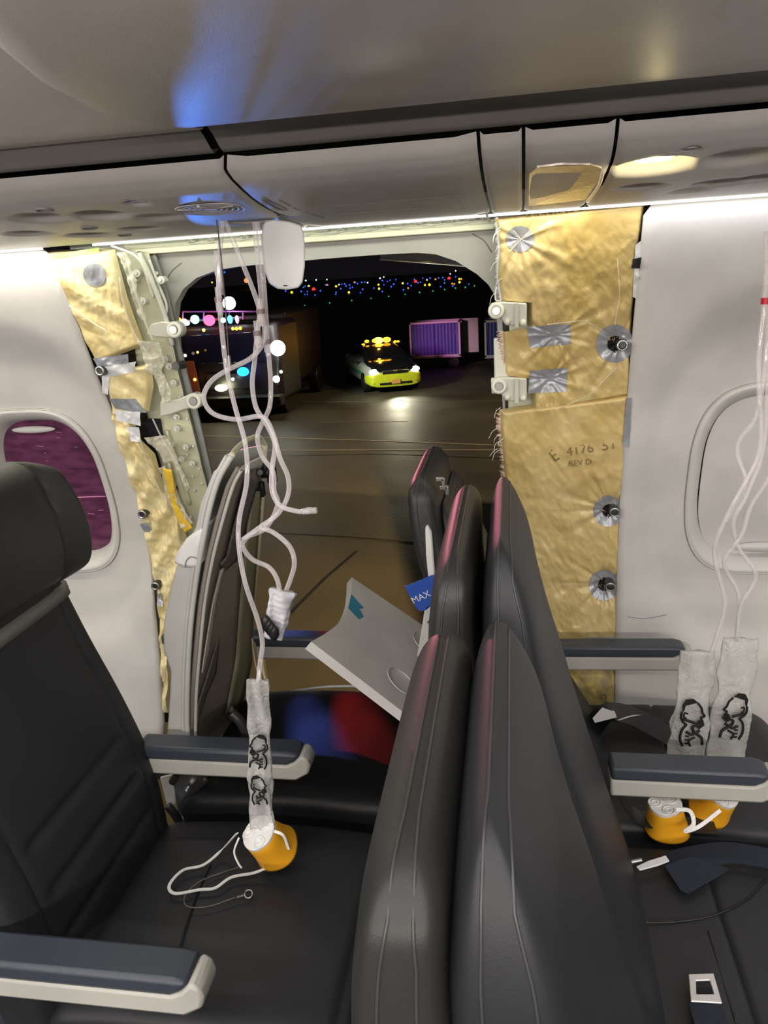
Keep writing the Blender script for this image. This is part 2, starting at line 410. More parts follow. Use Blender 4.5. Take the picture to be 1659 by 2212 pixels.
for (px, py, r, dp) in [(90, 473, .050, .012), (222, 467, .052, .014), (297, 440, .019, .008), (190, 508, .048, .012), (308, 494, .042, .012), (345, 471, .046, .008), (455, 452, .060, .004), (60, 505, .045, .010), (545, 478, .05, .014)]:
    p = PP(px, py); dl.append((p.x, p.y, r, dp))
psuL = service_panel(lambda y: -1.9, sh(sA, -g), 'perforated grey overhead service panel with round speaker grille above left tubes', dl, .006)
mid = service_panel(sh(sA, g), sh(sB, -g), 'long smooth grey overhead panel with latch marks above the open doorway')
nar = service_panel(sh(sB, g), sh(sC, -g), 'narrow plain grey overhead filler panel right of the long smooth panel')
poc = service_panel(sh(sC, g), sh(sD, -g), 'grey overhead panel with shiny textured rectangular insert')
dr = []
for (px, py, r, dp) in [(1412, 364, .062, .022), (1492, 330, .018, .006), (1600, 345, .060, .014), (1385, 404, .042, .010), (1555, 396, .052, .012), (1650, 385, .05, .012), (1490, 412, .04, .006)]:
    p = PP(px, py); dr.append((p.x, p.y, r, dp))
psuR = service_panel(sh(sD, g), lambda y: 1.5, 'grey overhead service panel with lit yellow reading lamp at upper right', dr, .006)
def disc(bm, p, r, h, n=32): cyl(bm, p+Vector((0, 0, h/2)), p-Vector((0, 0, h/2)), r, n)
def ringmesh(c, R, r, n=48, k=8, nrm=(0, .05, 1)):
    q = Vector(nrm).normalized().to_track_quat('Z', 'Y').to_matrix(); V, Fc = [], []
    for i in range(n):
        a = 2*math.pi*i/n
        for j in range(k):
            b = 2*math.pi*j/k; V.append(Vector(c)+q @ Vector(((R+r*math.cos(b))*math.cos(a), (R+r*math.cos(b))*math.sin(a), r*math.sin(b))))
    for i in range(n):
        for j in range(k): Fc.append((i*k+j, ((i+1) % n)*k+j, ((i+1) % n)*k+(j+1) % k, i*k+(j+1) % k))
    return V, Fc
# speaker grille: concentric rings and spokes
c = Vector((dl[6][0], dl[6][1], zp(dl[6][1])+.001)); nr = (0, .07, 1)
bm = bmesh.new(); disc(bm, c+Vector((0, 0, .003)), .056, .001); bmobj('speaker_cavity', bm, M_GAP, psuL)
for k in range(6):
    V, Fc = ringmesh(c, .009+k*.0085, .0024, nrm=nr); raw('grille_ring', V, Fc, M_PSU, psuL)
bm = bmesh.new()
for k in range(3):
    a = math.radians(30+60*k); d = Vector((math.cos(a), math.sin(a), 0))*.05; cyl(bm, c-d, c+d, .0022, 8)
disc(bm, c, .010, .004); bmobj('grille_spokes', bm, M_PSU, psuL)
def insert(idx, root, arr, r, h, m, nm, dz=0):
    x, y, R, dp = arr[idx]; b = bmesh.new(); disc(b, Vector((x, y, zp(y)+dp+dz)), r, h); return bmobj(nm, b, m, root)
insert(0, psuL, dl, .028, .006, M_PSUD, 'air_vent'); insert(1, psuL, dl, .036, .004, M_PSUD, 'lamp_lens')
insert(3, psuL, dl, .030, .004, M_PSUD, 'lamp_lens'); insert(4, psuL, dl, .026, .004, M_PSUD, 'lamp_lens')
bl = mat('call_button_blue', (.07, .07, .28), .25); insert(2, psuL, dl, .015, .006, bl, 'call_button', -.003)
for px, py in ((95, 453), (193, 492), (268, 507)):
    p = PP(px, py); V, Fc = ringmesh(p+Vector((0, 0, .000)), .012, .0022, nrm=(0, .07, 1)); raw('button_ring', V, Fc, M_PSUD, psuL)
# reading lamp (lit)
x, y, R, dp = dr[0]; V, Fc = ringmesh((x, y, zp(y)+.016), .027, .004, nrm=(0, .1, 1)); raw('lamp_ring', V, Fc, mat('lamp_cone', (.75, .68, .45), .4), psuR)
bm = bmesh.new(); disc(bm, Vector((x+.002, y+.002, zp(y)+.014)), .019, .004); bmobj('lamp_lens', bm, emis('reading_lamp_glow', (1, .90, .55), 9), psuR)
light('reading_lamp_light', 'POINT', (x, y, zp(y)-.002), (x, y, 0), .10, (1, .84, .42), .008)
insert(1, psuR, dr, .012, .004, M_PSUD, 'call_button'); insert(2, psuR, dr, .040, .005, M_PSUD, 'lamp_lens'); insert(4, psuR, dr, .034, .004, M_PSUD, 'lamp_lens')
insert(3, psuR, dr, .026, .004, M_PSUD, 'air_vent')
# textured insert on pocket panel
pts = [PP(*p) for p in ((1143, 372), (1160, 358), (1215, 351), (1275, 352), (1300, 360), (1290, 390), (1265, 428), (1142, 442))]
V = [p-Vector((0, 0, .0025)) for p in pts]+[p+Vector((0, 0, .004)) for p in pts]; n = len(pts)
raw('textured_insert', V, [tuple(range(n))]+[(i, (i+1) % n, (i+1) % n+n, i+n) for i in range(n)], mat('shiny_insert', (.50, .43, .37), .22, metal=.3, bump=.3, bscale=90, col2=(.40, .34, .30), vscale=60), poc, smooth=False)
V, Fc = sweep(crom([PP(1303, 362)-Vector((0, 0, .004)), PP(1293, 395)-Vector((0, 0, .004)), PP(1268, 430)-Vector((0, 0, .004))]), .0028, 8); raw('clear_edge', V, Fc, M_TUBE, poc)
# latch marks on the long panel
def groove(pts, r=.0012, m=M_PSUD, root=mid): V, Fc = sweep(crom([PP(*p)+Vector((0, 0, .0002)) for p in pts], 4), r, 6); raw('groove_line', V, Fc, m, root)
groove([(566, 430), (575, 432), (620, 452), (600, 452), (566, 432)]); groove([(600, 430), (628, 445)])
groove([(640, 447), (637, 450), (700, 470)], root=mid); groove([(985, 422), (1004, 452)]); groove([(720, 464), (930, 448)])
groove([(640, 452), (980, 424)], .0008)

# ------------------------------------------------------------------ rail band + overhead bin belly
SX = PY(462, 320, 1.0).x
for (xa, xb, lab) in ((-3.0, SX-.006, 'dark grey rail section under the overhead bin, left of the seam'), (SX+.006, 3.0, 'dark grey rail section under the overhead bin, right of the seam')):
    V, Fc = extr_profile([(1.10, 1.70), (1.03, 1.665), (1.018, 1.660), (1.005, 1.664), (.985, 1.676), (.965, 1.684), (.93, 1.69)], xa, xb, 1)
    tag(raw('bin_rail', V, Fc, M_BAND), lab, 'rail')
V, Fc = prism([(-3, 1.03, 1.72), (-3, 1.10, 1.69), (-3, 1.04, 1.667), (-3, .93, 1.70)], (6, 0, 0)); struct(raw('trim_3', V, Fc, M_GAP, smooth=False))
# rear recessed bin (left) - sits slightly higher and further outboard
V, Fc = extr_profile([(.985, 1.70), (.965, 1.6785), (.93, 1.6765), (.90, 1.680), (.84, 1.692), (.76, 1.710), (.66, 1.74), (.56, 1.78), (.5, 1.83), (.48, 1.95)], -3.0, -.36, 1)
tag(raw('overhead_bin', V, Fc, M_BIN), 'cream overhead bin at far upper left, behind the bulging bin', 'overhead bin')
# bulging bin : belly grid with a curved left end
def belly():
    prof = [(.925, 1.685), (.915, 1.676), (.90, 1.6695), (.87, 1.6665), (.80, 1.6655), (.70, 1.668), (.62, 1.673), (.54, 1.682), (.46, 1.70), (.40, 1.73), (.36, 1.78), (.34, 1.85), (.34, 1.95)]
    ys = [p[0] for p in prof]
    edge = [(470, 285), (390, 291), (330, 289), (200, 263), (100, 228), (0, 172), (-120, 90), (-240, 0)]
    E_ = [PZ(px, py, 1.668) for px, py in edge]; E_.sort(key=lambda p: p.y)
    ey, ex = [p.y for p in E_], [p.x for p in E_]
    V, Fc = [], []; xs = [0, .004, .012, .025, .045, .08, .13, .2, .3]+[.4+.2*i for i in range(16)]
    for y, z in prof:
        e = interp(y, ey, ex) if y > ey[0] else ex[0]-(ey[0]-y)*.25
        for s in xs:
            x = e+s; r = .045; lift = 0
            if s < r: lift = r-math.sqrt(max(0, r*r-(r-s)**2)); lift *= .8
            # faint moulded ridge over the rail seam
            V.append((x, y, z+lift))
    m = len(xs)
    for i in range(len(prof)-1):
        for j in range(m-1): a = i*m+j; Fc.append((a, a+1, a+m+1, a+m))
    tag(raw('overhead_bin', V, Fc, M_BIN), 'large bulging grey overhead bin across the top with curved left end', 'overhead bin')
belly()

V, Fc = prism([(-3, 1.04, 1.685), (-3, 1.60, 1.640), (-3, 1.60, 1.66), (-3, 1.04, 1.70)], (6, 0, 0)); struct(raw('trim_6', V, Fc, M_GAP, smooth=False))  # black slab added above the panels so their seams stay dark
for xa, xb in ((-2.6, -.955), (-.84, -.045), (-.04, 2.2)):
    bm = bmesh.new(); box(bm, Vector(((xa+xb)/2, 1.549, 1.5945)), (xb-xa, .008, .004)); tag(bmobj('light_diffuser', bm, emis('diffuser_glow', (1, .97, .88), .9), None), 'thin glowing light strip under the service panels, '+('above the left lining' if xa < -2 else 'above the open doorway' if xa < -.5 else 'above the right blanket and lining'), 'light strip')
# hanging oxygen compartment door
root = thing('compartment_door', 'white rounded oxygen compartment door hanging down over the doorway', 'panel door', tuple(PY(612, 480, 1.36)))
pts = []
for a, b in ((568, 486), (573, 478), (590, 474), (625, 478), (650, 486), (656, 500), (659, 530), (659, 575), (654, 610), (645, 622), (620, 626), (600, 624), (582, 612), (572, 585), (567, 545), (565, 510)):
    p = PY(a, b, 1.36); pts.append(p)
prism_obj('door_plate', pts, (-.0045, .012, 0), M_WHITE, root, bevel=.003)
bm = bmesh.new(); p = PY(616, 617, 1.355); box(bm, p, (.006, .003, .002)); bmobj('latch_slot', bm, M_INK, root)
bm = bmesh.new(); a = PY(575, 480, 1.37); b = PY(640, 486, 1.37); cyl(bm, a, b, .004, 10); bmobj('hinge', bm, M_GREY, root)
# open box the door came from
bm = bmesh.new(); p = PP(530, 478); box(bm, p+Vector((-.0, .0, .006)), (.15, .05, .006)); bmobj('mask_box_opening', bm, M_DARKM, psuL)
# ------------------------------------------------------------------ door frame (airframe) : header beam, columns, fittings
frame = thing('door_frame', 'pale green primed metal door frame around the open hole, with rivets and fittings', 'door frame', (-.8, 1.72, .3))
def wall_strip(name, L, R, m, off, parent=None, nu=10, nv=60, amp=0, seed=0, th=.0, freq=20, k=6, label=None, edge=.0):
    """surface spanning left and right pixel curves, lying on the wall; amp = wrinkle height"""
    Lc, Rc = resamp(L, nv), resamp(R, nv); V, Fc = [], []
    for i in range(nv+1):
        for j in range(nu+1):
            t = j/nu; px = Lc[i][0]*(1-t)+Rc[i][0]*t; py = Lc[i][1]*(1-t)+Rc[i][1]*t
            p = WS(px, py, off); d = 0
            if amp: d = amp*wr(p.x, p.z, seed, freq)
            if edge: 
                e = min(t, 1-t)*nu; d += edge*min(1, e/2.)
            V.append(p-Vector((0, d, 0)))
    m_ = nu+1
    for i in range(nv):
        for j in range(nu): a = i*m_+j; Fc.append((a, a+1, a+m_+1, a+m_))
    o = raw(name, V, Fc, m, parent)
    if th:
        md = o.modifiers.new('thickness', 'SOLIDIFY'); md.thickness = th; md.offset = 0
    return o
def resamp(P, n):
    d = [0]
    for a, b in zip(P, P[1:]): d.append(d[-1]+math.hypot(b[0]-a[0], b[1]-a[1]))
    xs = [p[0] for p in P]; ys = [p[1] for p in P]
    return [(interp(d[-1]*i/n, d, xs), interp(d[-1]*i/n, d, ys)) for i in range(n+1)]
def wr(x, z, seed=0, f=20):
    a = fbm(x*f*.5+seed, z*f*.5, seed, 3); r = 1-abs(fbm(x*f*1.1+z*f*.5+3+seed, z*f*.9-x*f*.4, seed+2, 4))*2.2
    r2 = 1-abs(fbm(x*f*2.6-z*f*1.2, z*f*1.6+x*f, seed+5, 3))*2.4
    return .55*a+.32*max(-.5, r)+.16*max(-.5, r2)
# header beam under the service panels
bm = bmesh.new()
for (y0, z0, w, h) in ((1.665, 1.592, .012, .030), (1.645, 1.576, .045, .006), (1.624, 1.579, .004, .012)):
    box(bm, Vector((-.43, y0, z0)), (.80, w, h))
bmobj('header_beam', bm, M_PRIM, frame, bevel=.002)
for k, px in enumerate((414, 455, 530, 585, 700, 735, 775, 820, 860, 905, 945, 985, 1020, 1050)):
    p = PY(px, 521-(px-400)*.078, 1.652); bm = bmesh.new()
    box(bm, p, (.022, .008, .005)); box(bm, p+Vector((0, 0, .006)), (.010, .010, .010)); sph(bm, p+Vector((.006, -.004, -.001)), .0035, 8); sph(bm, p+Vector((-.006, -.004, -.001)), .0035, 8)
    bmobj('clip', bm, M_PRIMW, frame, bevel=.001)
V, Fc = sweep(crom([PY(px, 528-(px-400)*.078+2*math.sin(px*.09), 1.655) for px in range(410, 1060, 12)], 2), .0015, 6); raw('sealant_bead', V, Fc, M_PRIMW, frame)
# left column
CL = [(215, 535), (250, 640), (290, 740), (305, 830), (320, 900), (335, 960), (365, 1060), (385, 1160), (380, 1260)]
CR = [(322, 545), (350, 630), (372, 740), (392, 830), (418, 930), (440, 1020), (458, 1090), (455, 1160), (430, 1260)]
col = wall_strip('frame_column', CL, CR, M_PRIM, .055, frame, 12, 60, .006, 3, .003, 14)
wall_strip('frame_flange', [(322, 552), (352, 640), (376, 730), (398, 830), (425, 935), (447, 1030), (462, 1100)], [(336, 548), (364, 635), (386, 730), (410, 830), (438, 935), (460, 1030), (474, 1100)], M_SKING, .075, frame, 3, 40, 0, 0, .01)
V, Fc = sweep(crom([WS(a, b, .035) for a, b in ((300, 545), (325, 600), (345, 650), (362, 700), (372, 745))]), .006, 8); raw('seal_tube', V, Fc, M_PRIMW, frame)
V, Fc = sweep(crom([WS(a, b, .04) for a, b in ((322, 560), (345, 620), (360, 660), (358, 690), (370, 712))]), .003, 8); raw('wire', V, Fc, M_PRIMW, frame)
for a, b in ((300, 590), (292, 604), (312, 650), (352, 605), (318, 750), (368, 790), (378, 826), (360, 775), (385, 900), (372, 960), (395, 990), (404, 965), (418, 1000), (385, 925)):
    p = WS(a, b, .045); bm = bmesh.new(); cyl(bm, p+Vector((0, .01, 0)), p-Vector((0, .012, 0)), .0085, 14); cyl(bm, p-Vector((0, .010, 0)), p-Vector((0, .018, 0)), .0045, 10)
    bmobj('boss', bm, M_FIT, frame, bevel=.001)
rb = bmesh.new(); sph(rb, (0, 0, 0), .0042, 8, (1, .6, 1)); rme = bpy.data.meshes.new('rivet'); rb.to_mesh(rme); rb.free(); rme.materials.append(M_FIT)
for p_ in rme.polygons: p_.use_smooth = True
def rivet(a, b, off=.048, par=frame):
    o = bpy.data.objects.new('rivet', rme); COL.objects.link(o); o.parent = par; o.location = WS(a, b, off)-parent_origin(par)
for a, b in ((417, 964), (404, 982), (430, 1013), (416, 1030), (393, 1090), (408, 1090), (398, 1098), (412, 1117), (404, 905), (398, 880), (420, 1060), (436, 1045), (330, 640), (345, 665), (338, 590), (325, 575), (352, 640), (340, 720), (352, 860), (362, 872), (345, 765), (388, 858), (376, 880)): rivet(a, b)
# rib lines (folded webs)
for P_ in (((340, 760), (352, 830), (350, 880)), ((360, 930), (385, 1010), (410, 1090)), ((365, 1000), (380, 1060), (395, 1100))):
    V, Fc = sweep(crom([WS(a, b, .044) for a, b in P_]), .004, 8); raw('rib', V, Fc, M_PRIM, frame)
def fitting(arm, eye, r, off, facing=1):
    """lug plate with an eye: outline arm polygon in pixels, eye centre"""
    pts = [WS(a, b, off) for a, b in arm]; gf = prism_obj('guide_fitting', pts, (0, .02, 0), M_FIT, frame, bevel=.003)
    c = WS(*eye, off); V, Fc = ringmesh(c-Vector((0, .004, 0)), r*.78, r*.30, nrm=(0, 1, -.1)); raw('fitting_ring', V, Fc, M_FIT, gf)
    bm = bmesh.new(); cyl(bm, c-Vector((0, .012, 0)), c+Vector((0, .022, 0)), r*.52, 20); bmobj('roller_pin', bm, M_STEEL, gf)
    bm = bmesh.new(); cyl(bm, c-Vector((0, .001, 0)), c+Vector((0, .024, 0)), r*1.05, 28); bmobj('fitting_boss', bm, M_FIT, gf, bevel=.002)
fitting([(325, 700), (350, 694), (378, 698), (392, 708), (388, 722), (370, 730), (335, 728), (315, 722)], (378, 712), .017, .02)
fitting([(345, 868), (385, 862), (412, 850), (436, 852), (437, 868), (428, 880), (400, 884), (370, 895), (345, 900)], (420, 866), .018, .02)
bm = bmesh.new(); p = WS(383, 790, .03); cyl(bm, p-Vector((.0, .01, 0)), p+Vector((.006, .02, 0)), .010, 16); bmobj('roller_pin', bm, M_STEEL, frame)
# right fittings, seen beside the right blanket
wall_strip('frame_column', [(1100, 640), (1100, 720), (1098, 800), (1098, 900), (1098, 1000), (1100, 1100)], [(1170, 640), (1170, 720), (1170, 800), (1175, 900), (1175, 1000), (1180, 1100)], M_PRIM, .045, frame, 6, 30, .001, 4, .003)
for (ex, ey, dy) in ((1072, 671, 0), (1078, 834, 163)):
    fitting([(1060, 655+dy), (1085, 652+dy), (1138, 655+dy), (1138, 706+dy), (1092, 703+dy), (1082, 688+dy), (1062, 688+dy)], (ex, ey), .0155, -.012)
    for a, b in ((1096, 695+dy), (1130, 697+dy)): bm = bmesh.new(); sph(bm, WS(a, b, -.014), .007, 12); bmobj('bolt', bm, M_FIT, frame)
    V, Fc = prism([WS(a, b, -.013) for a, b in ((1112, 655+dy), (1120, 655+dy), (1120, 706+dy), (1112, 706+dy))], (0, -.008, 0)); raw('fitting_rib', V, Fc, M_FIT, frame, smooth=False)
V, Fc = sweep(crom([WS(a, b, .02) for a, b in ((1073, 620), (1070, 632), (1071, 648), (1078, 650))]), .0018, 6); raw('wire', V, Fc, M_STRW, frame)
bm = bmesh.new(); box(bm, WS(1085, 775, .03), (.035, .02, .09)); bmobj('latch_block', bm, M_PRIMW, frame, bevel=.003)

# dark cavity seen through the torn blanket
for poly in (((312, 905), (345, 905), (352, 950), (322, 945)),):
    prism_obj('cavity', [WS(a, b, .040) for a, b in poly], (0, .006, 0), M_GAP, frame, bevel=0)
prism_obj('cavity', [WS(a, b, .043) for a, b in ((370, 1060), (381, 1050), (385, 1085), (378, 1085))], (0, .006, 0), M_GAP, frame, bevel=0)

# ------------------------------------------------------------------ insulation blankets
GR = [(1123, 517, .030, 0), (1337, 743, .036, 1), (1187, 818, .03, 0), (1200, 724, .03, 0), (1313, 1098, .030, 1), (1305, 1258, .030, 1)]
GRW = [(WS(a, b, .01), r, k) for a, b, r, k in GR]
def disp_R(p, e):
    """blanket relief: puffed edge, wrinkles, creases radiating from the fixing points"""
    d = .020*min(1, e)+(.010*wr(p.x, p.z, 1, 7)+.0050*wr(p.x*1.6+p.z*.7, p.z*.8, 4, 14))*min(1, e)
    for c, r, k in GRW:
        dx, dz = p.x-c.x, p.z-c.z; q = math.hypot(dx, dz)
        if q < .22:
            a = math.atan2(dz, dx); s = math.sin(a*9+2*noise.noise(Vector((a*2, c.x*9, c.z*5)))*3)
            fall = max(0, 1-q/.20); d += .0028*s*fall*min(1, q/.02); d -= .012*math.exp(-(q/.035)**2)
    return d
def blanket(name, L, R, m, off, disp, label, nu=90, nv=200):
    Lc, Rc = resamp(L, nv), resamp(R, nv); V, Fc = [], []
    for i in range(nv+1):
        for j in range(nu+1):
            t = j/nu; px = Lc[i][0]*(1-t)+Rc[i][0]*t; py = Lc[i][1]*(1-t)+Rc[i][1]*t; p = WS(px, py, off)
            e = min(t*nu/4, (1-t)*nu/4, i/3, (nv-i)/3); e = math.sin(min(1, e)*math.pi/2)
            V.append(p-Vector((0, disp(p, e), 0)))
    m_ = nu+1
    for i in range(nv):
        for j in range(nu): a = i*m_+j; Fc.append((a, a+1, a+m_+1, a+m_))
    o = raw(name, V, Fc, m)
    return tag(o, label, 'insulation')
BOFF = .028
bl_up = blanket('insulation_blanket', [(1068, 470), (1075, 540), (1072, 600), (1082, 652), (1142, 655), (1142, 712), (1083, 716), (1086, 760), (1088, 812), (1150, 818), (1150, 878), (1082, 894)],
    [(1392, 440), (1384, 500), (1376, 540), (1373, 600), (1368, 650), (1365, 690), (1364, 730), (1362, 770), (1361, 800), (1360, 820), (1359, 840), (1358, 852)], M_BLKT, BOFF, disp_R,
    'upper wrinkled yellow insulation blanket right of doorway, with grey tape patches', 100, 170)
bl_lo = blanket('insulation_blanket', [(1079, 884), (1080, 940), (1086, 1000), (1090, 1060), (1100, 1120), (1130, 1250), (1150, 1385)],
    [(1359, 848), (1356, 920), (1352, 1000), (1345, 1060), (1342, 1120), (1338, 1250), (1334, 1385)], M_BLKT, BOFF-.004, disp_R,
    'lower yellow insulation blanket right of doorway, printed and hung below the taped one', 90, 170)
bl_bt = blanket('insulation_blanket', [(1190, 1400), (1225, 1540)], [(1333, 1400), (1333, 1545)], mat('insulation_dirty', (.50, .38, .12), .5, bump=.6, bscale=90, col2=(.24, .19, .09), vscale=30), BOFF-.002, disp_R,
    'small dirty yellow insulation piece below the window armrest at right', 40, 40)
def on_blanket(name, poly_fn, m, parent, lift=.0016, nu=24, nv=24, disp=disp_R, off=BOFF):
    """patch draped on the blanket: poly_fn(u,v)->pixel"""
    V, Fc = [], []
    for i in range(nv+1):
        for j in range(nu+1):
            a, b = poly_fn(j/nu, i/nv); p = WS(a, b, off); V.append(p-Vector((0, disp(p, 1)+lift, 0)))
    m_ = nu+1
    for i in range(nv):
        for j in range(nu): a = i*m_+j; Fc.append((a, a+1, a+m_+1, a+m_))
    return raw(name, V, Fc, m, parent)
def quad(p0, p1, p2, p3):
    return lambda u, v: ((p0[0]*(1-u)+p1[0]*u)*(1-v)+(p3[0]*(1-u)+p2[0]*u)*v, (p0[1]*(1-u)+p1[1]*u)*(1-v)+(p3[1]*(1-u)+p2[1]*u)*v)
def circ(cx, cy, rx, ry, inner=0):
    return lambda u, v: (cx+rx*(inner+(1-inner)*v)*math.cos(2*math.pi*u), cy+ry*(inner+(1-inner)*v)*math.sin(2*math.pi*u))
T = on_blanket('tape_patch', circ(1123, 517, 30, 28), M_TAPE, bl_up, nu=40, nv=14); T['label'] = 'round grey tape patch'
on_blanket('tape_patch', quad((1137, 704), (1230, 699), (1231, 740), (1145, 750)), M_TAPE, bl_up)['label'] = 'oblong grey tape patch, upper'
on_blanket('tape_patch', quad((1144, 798), (1224, 792), (1221, 842), (1140, 846)), M_TAPE, bl_up)['label'] = 'oblong grey tape patch, lower'
def grommet(cx, cy, R, par, off=BOFF, disp=disp_R, side=1):
    on_blanket('grommet_patch', circ(cx, cy, R, R*1.02, .42), M_TAPE, par, nu=40, nv=10, off=off, disp=disp)
    on_blanket('grommet_hole', circ(cx+R*.05, cy+R*.05, R*.44, R*.46), M_GAP, par, .0008, nu=24, nv=4, off=off, disp=disp)
    p = WS(cx+R*.42*side, cy+R*.12, off-.03); bm = bmesh.new(); cyl(bm, p+Vector((0, .015, 0)), p-Vector((0, .016, 0)), .0115, 20); cyl(bm, p-Vector((0, .016, 0)), p-Vector((0, .022, 0)), .0075, 16)
    st = bmobj('stud', bm, M_DARKM, par, bevel=.002)
    V, Fc = ringmesh(p-Vector((0, .018, 0)), .009, .0022, nrm=(0, 1, 0), n=24); raw('stud_ring', V, Fc, M_STEEL, st)
grommet(1325, 740, 40, bl_up); grommet(1312, 1098, 32, bl_lo, BOFF-.004); grommet(1303, 1258, 32, bl_lo, BOFF-.004)
on_blanket('tape_strip', quad((1190, 1372), (1334, 1366), (1334, 1388), (1198, 1392)), M_TAPE, bl_lo, .003, off=BOFF-.004)
on_blanket('tape_strip', quad((1350, 855), (1360, 855), (1356, 960), (1340, 960)), M_TAPE, bl_lo, .003, off=BOFF-.004)
on_blanket('edge_tape', quad((1368, 530), (1381, 520), (1372, 645), (1362, 640)), M_TAPEW, bl_up, .001)
on_blanket('edge_tape', quad((1362, 560), (1380, 556), (1377, 580), (1359, 580)), M_DARKM, bl_up, .004)
on_blanket('white_hem', quad((1198, 1390), (1334, 1386), (1320, 1400), (1215, 1412)), M_TAPEW, bl_lo, .001, off=BOFF-.004)
# printing on the blankets
def text_on(s, px, py, px2, py2, size, m, parent, off, name='printing', lift=.012):
    cu = bpy.data.curves.new(name, 'FONT'); cu.body = s; cu.size = 1; cu.align_x = 'LEFT'; tmp = bpy.data.objects.new('tmp', cu); COL.objects.link(tmp)
    dg = bpy.context.evaluated_depsgraph_get(); me = bpy.data.meshes.new_from_object(tmp.evaluated_get(dg)); bpy.data.objects.remove(tmp)
    a, b = WS(px, py, off), WS(px2, py2, off); ux = (b-a).normalized(); w = max(v.co.x for v in me.vertices) or 1
    sc = (b-a).length/w; n = Vector((0, -1, 0)); uz = n.cross(ux); uz = uz if uz.z > 0 else -uz
    for v in me.vertices: q = a+ux*(v.co.x*sc)+uz*(v.co.y*sc*size); dd = disp_R(q, 1) if 'blanket' in parent.name else 0; v.co = q-Vector((0, dd+lift, 0))
    o = link(name, me, m, parent, smooth=False); return o
STAMP = mat('stamp_ink', (.20, .14, .05), .6); PALE = mat('pale_print', (.85, .72, .48), .5)
text_on('4176  5T', 1222, 978, 1330, 962, 1, STAMP, bl_lo, BOFF-.004, lift=.0045); text_on('REV D', 1226, 1000, 1275, 996, 1, STAMP, bl_lo, BOFF-.004, lift=.0045)
text_on('E', 1196, 992, 1208, 984, 1.3, STAMP, bl_lo, BOFF-.004, lift=.0045)
text_on('PANEL ASSY D-4170', 1135, 472, 1290, 454, 1, STAMP, bl_up, BOFF, lift=.0045)
text_on('2', 1300, 1505, 1312, 1503, 1.2, STAMP, bl_bt, BOFF-.002, lift=.002)
# torn pink edges: ragged fringe strips
def fringe(P, w, m, parent, seed, off=.03, lift=-.004, dirx=-1):
    rnd = random.Random(seed); Q = resamp(P, 60); V, Fc = [], []
    for i, (a, b) in enumerate(Q):
        p = WS(a, b, off); ww = w*(.5+rnd.random()*.9)
        V += [p-Vector((0, .014, 0)), p+Vector((dirx*ww*.6, -.008+rnd.uniform(-.003, .003), 0)), p+Vector((dirx*ww, .004, rnd.uniform(-.004, .004)))]
    for i in range(len(Q)-1):
        for j in (0, 1): a = i*3+j; Fc.append((a, a+1, a+4, a+3))
    o = raw('torn_edge', V, Fc, m, parent); md = o.modifiers.new('t', 'SOLIDIFY'); md.thickness = .003; return o
fringe([(1073, 470), (1078, 540), (1075, 600), (1083, 650)], .006, M_TAPEW, bl_up, 1)
fringe([(1086, 716), (1088, 760), (1090, 815)], .010, M_PINK, bl_up, 2); fringe([(1085, 662), (1120, 660), (1135, 662)], .004, M_PINK, bl_up, 3)
fringe([(1085, 888), (1086, 940), (1092, 1000), (1094, 1060)], .012, M_PINK, bl_lo, 4)
for k in range(14):
    a = random.uniform(1066, 1082); b = random.choice((random.uniform(480, 640), random.uniform(880, 1000)))
    P_ = [WS(a+6, b, .0), WS(a-4, b+8, .0), WS(a-random.uniform(2, 12), b+random.uniform(14, 28), .0)]; V, Fc = sweep(crom(P_, 4), .0006, 5); raw('loose_thread', V, Fc, M_STRW, bl_up if b < 700 else bl_lo)
# film folds over the blanket
for P_ in (((1190, 1340), (1250, 1210), (1300, 1110)), ((1150, 1190), (1230, 1160), (1290, 1110)), ((1290, 930), (1300, 970), (1275, 1010)), ((1110, 1080), (1180, 1060), (1300, 1080)), ((1200, 880), (1270, 850), (1330, 790)), ((1180, 700), (1260, 690), (1310, 720)), ((1330, 560), (1335, 640), (1325, 700)), ((1110, 500), (1126, 519), (1150, 505)), ((1100, 545), (1126, 517), (1148, 498)), ((1290, 1370), (1300, 1310), (1303, 1280))):
    V_, F_ = sweep(crom([(lambda p: p-Vector((0, disp_R(p, 1)+.0005, 0)))(WS(a, b, BOFF-.002)) for a, b in resamp(P_, 10)], 3), .0012, 6)
    raw('film_crease', V_, F_, M_FILM, bl_up if P_[0][1] < 880 else bl_lo)

# left blankets
def disp_L(p, e): return (.016+.008*wr(p.x, p.z, 7, 12)+.003*math.sin(p.z*75+p.x*60+4*noise.noise(Vector((p.x*9, p.z*9, 0)))))*e
bL1 = blanket('insulation_blanket', [(100, 545), (125, 600), (150, 655), (180, 720), (212, 785)], [(248, 538), (262, 590), (275, 640), (292, 690), (312, 745)], M_BLKL, .022, disp_L,
    'bright yellow insulation blanket at top left of doorway with round grey patch', 60, 90)
on_blanket('tape_patch', circ(213, 594, 26, 25), M_TAPE, bL1, nu=40, nv=12, disp=disp_L, off=.022)['label'] = 'round grey tape patch'
on_blanket('tape_strip', quad((112, 552), (220, 535), (222, 546), (104, 562)), M_GRN, bL1, .002, nv=4, disp=disp_L, off=.022)
bL2 = blanket('insulation_blanket', [(232, 800), (238, 850), (246, 900)], [(328, 785), (332, 835), (322, 890)], M_BLKL, .018, disp_L,
    'small square yellow insulation piece between grey tapes left of doorway', 40, 40)
def disp_L3(p, e): return (.020+.016*wr(p.x, p.z, 9, 22)+.005*math.sin(p.z*70-p.x*90))*e
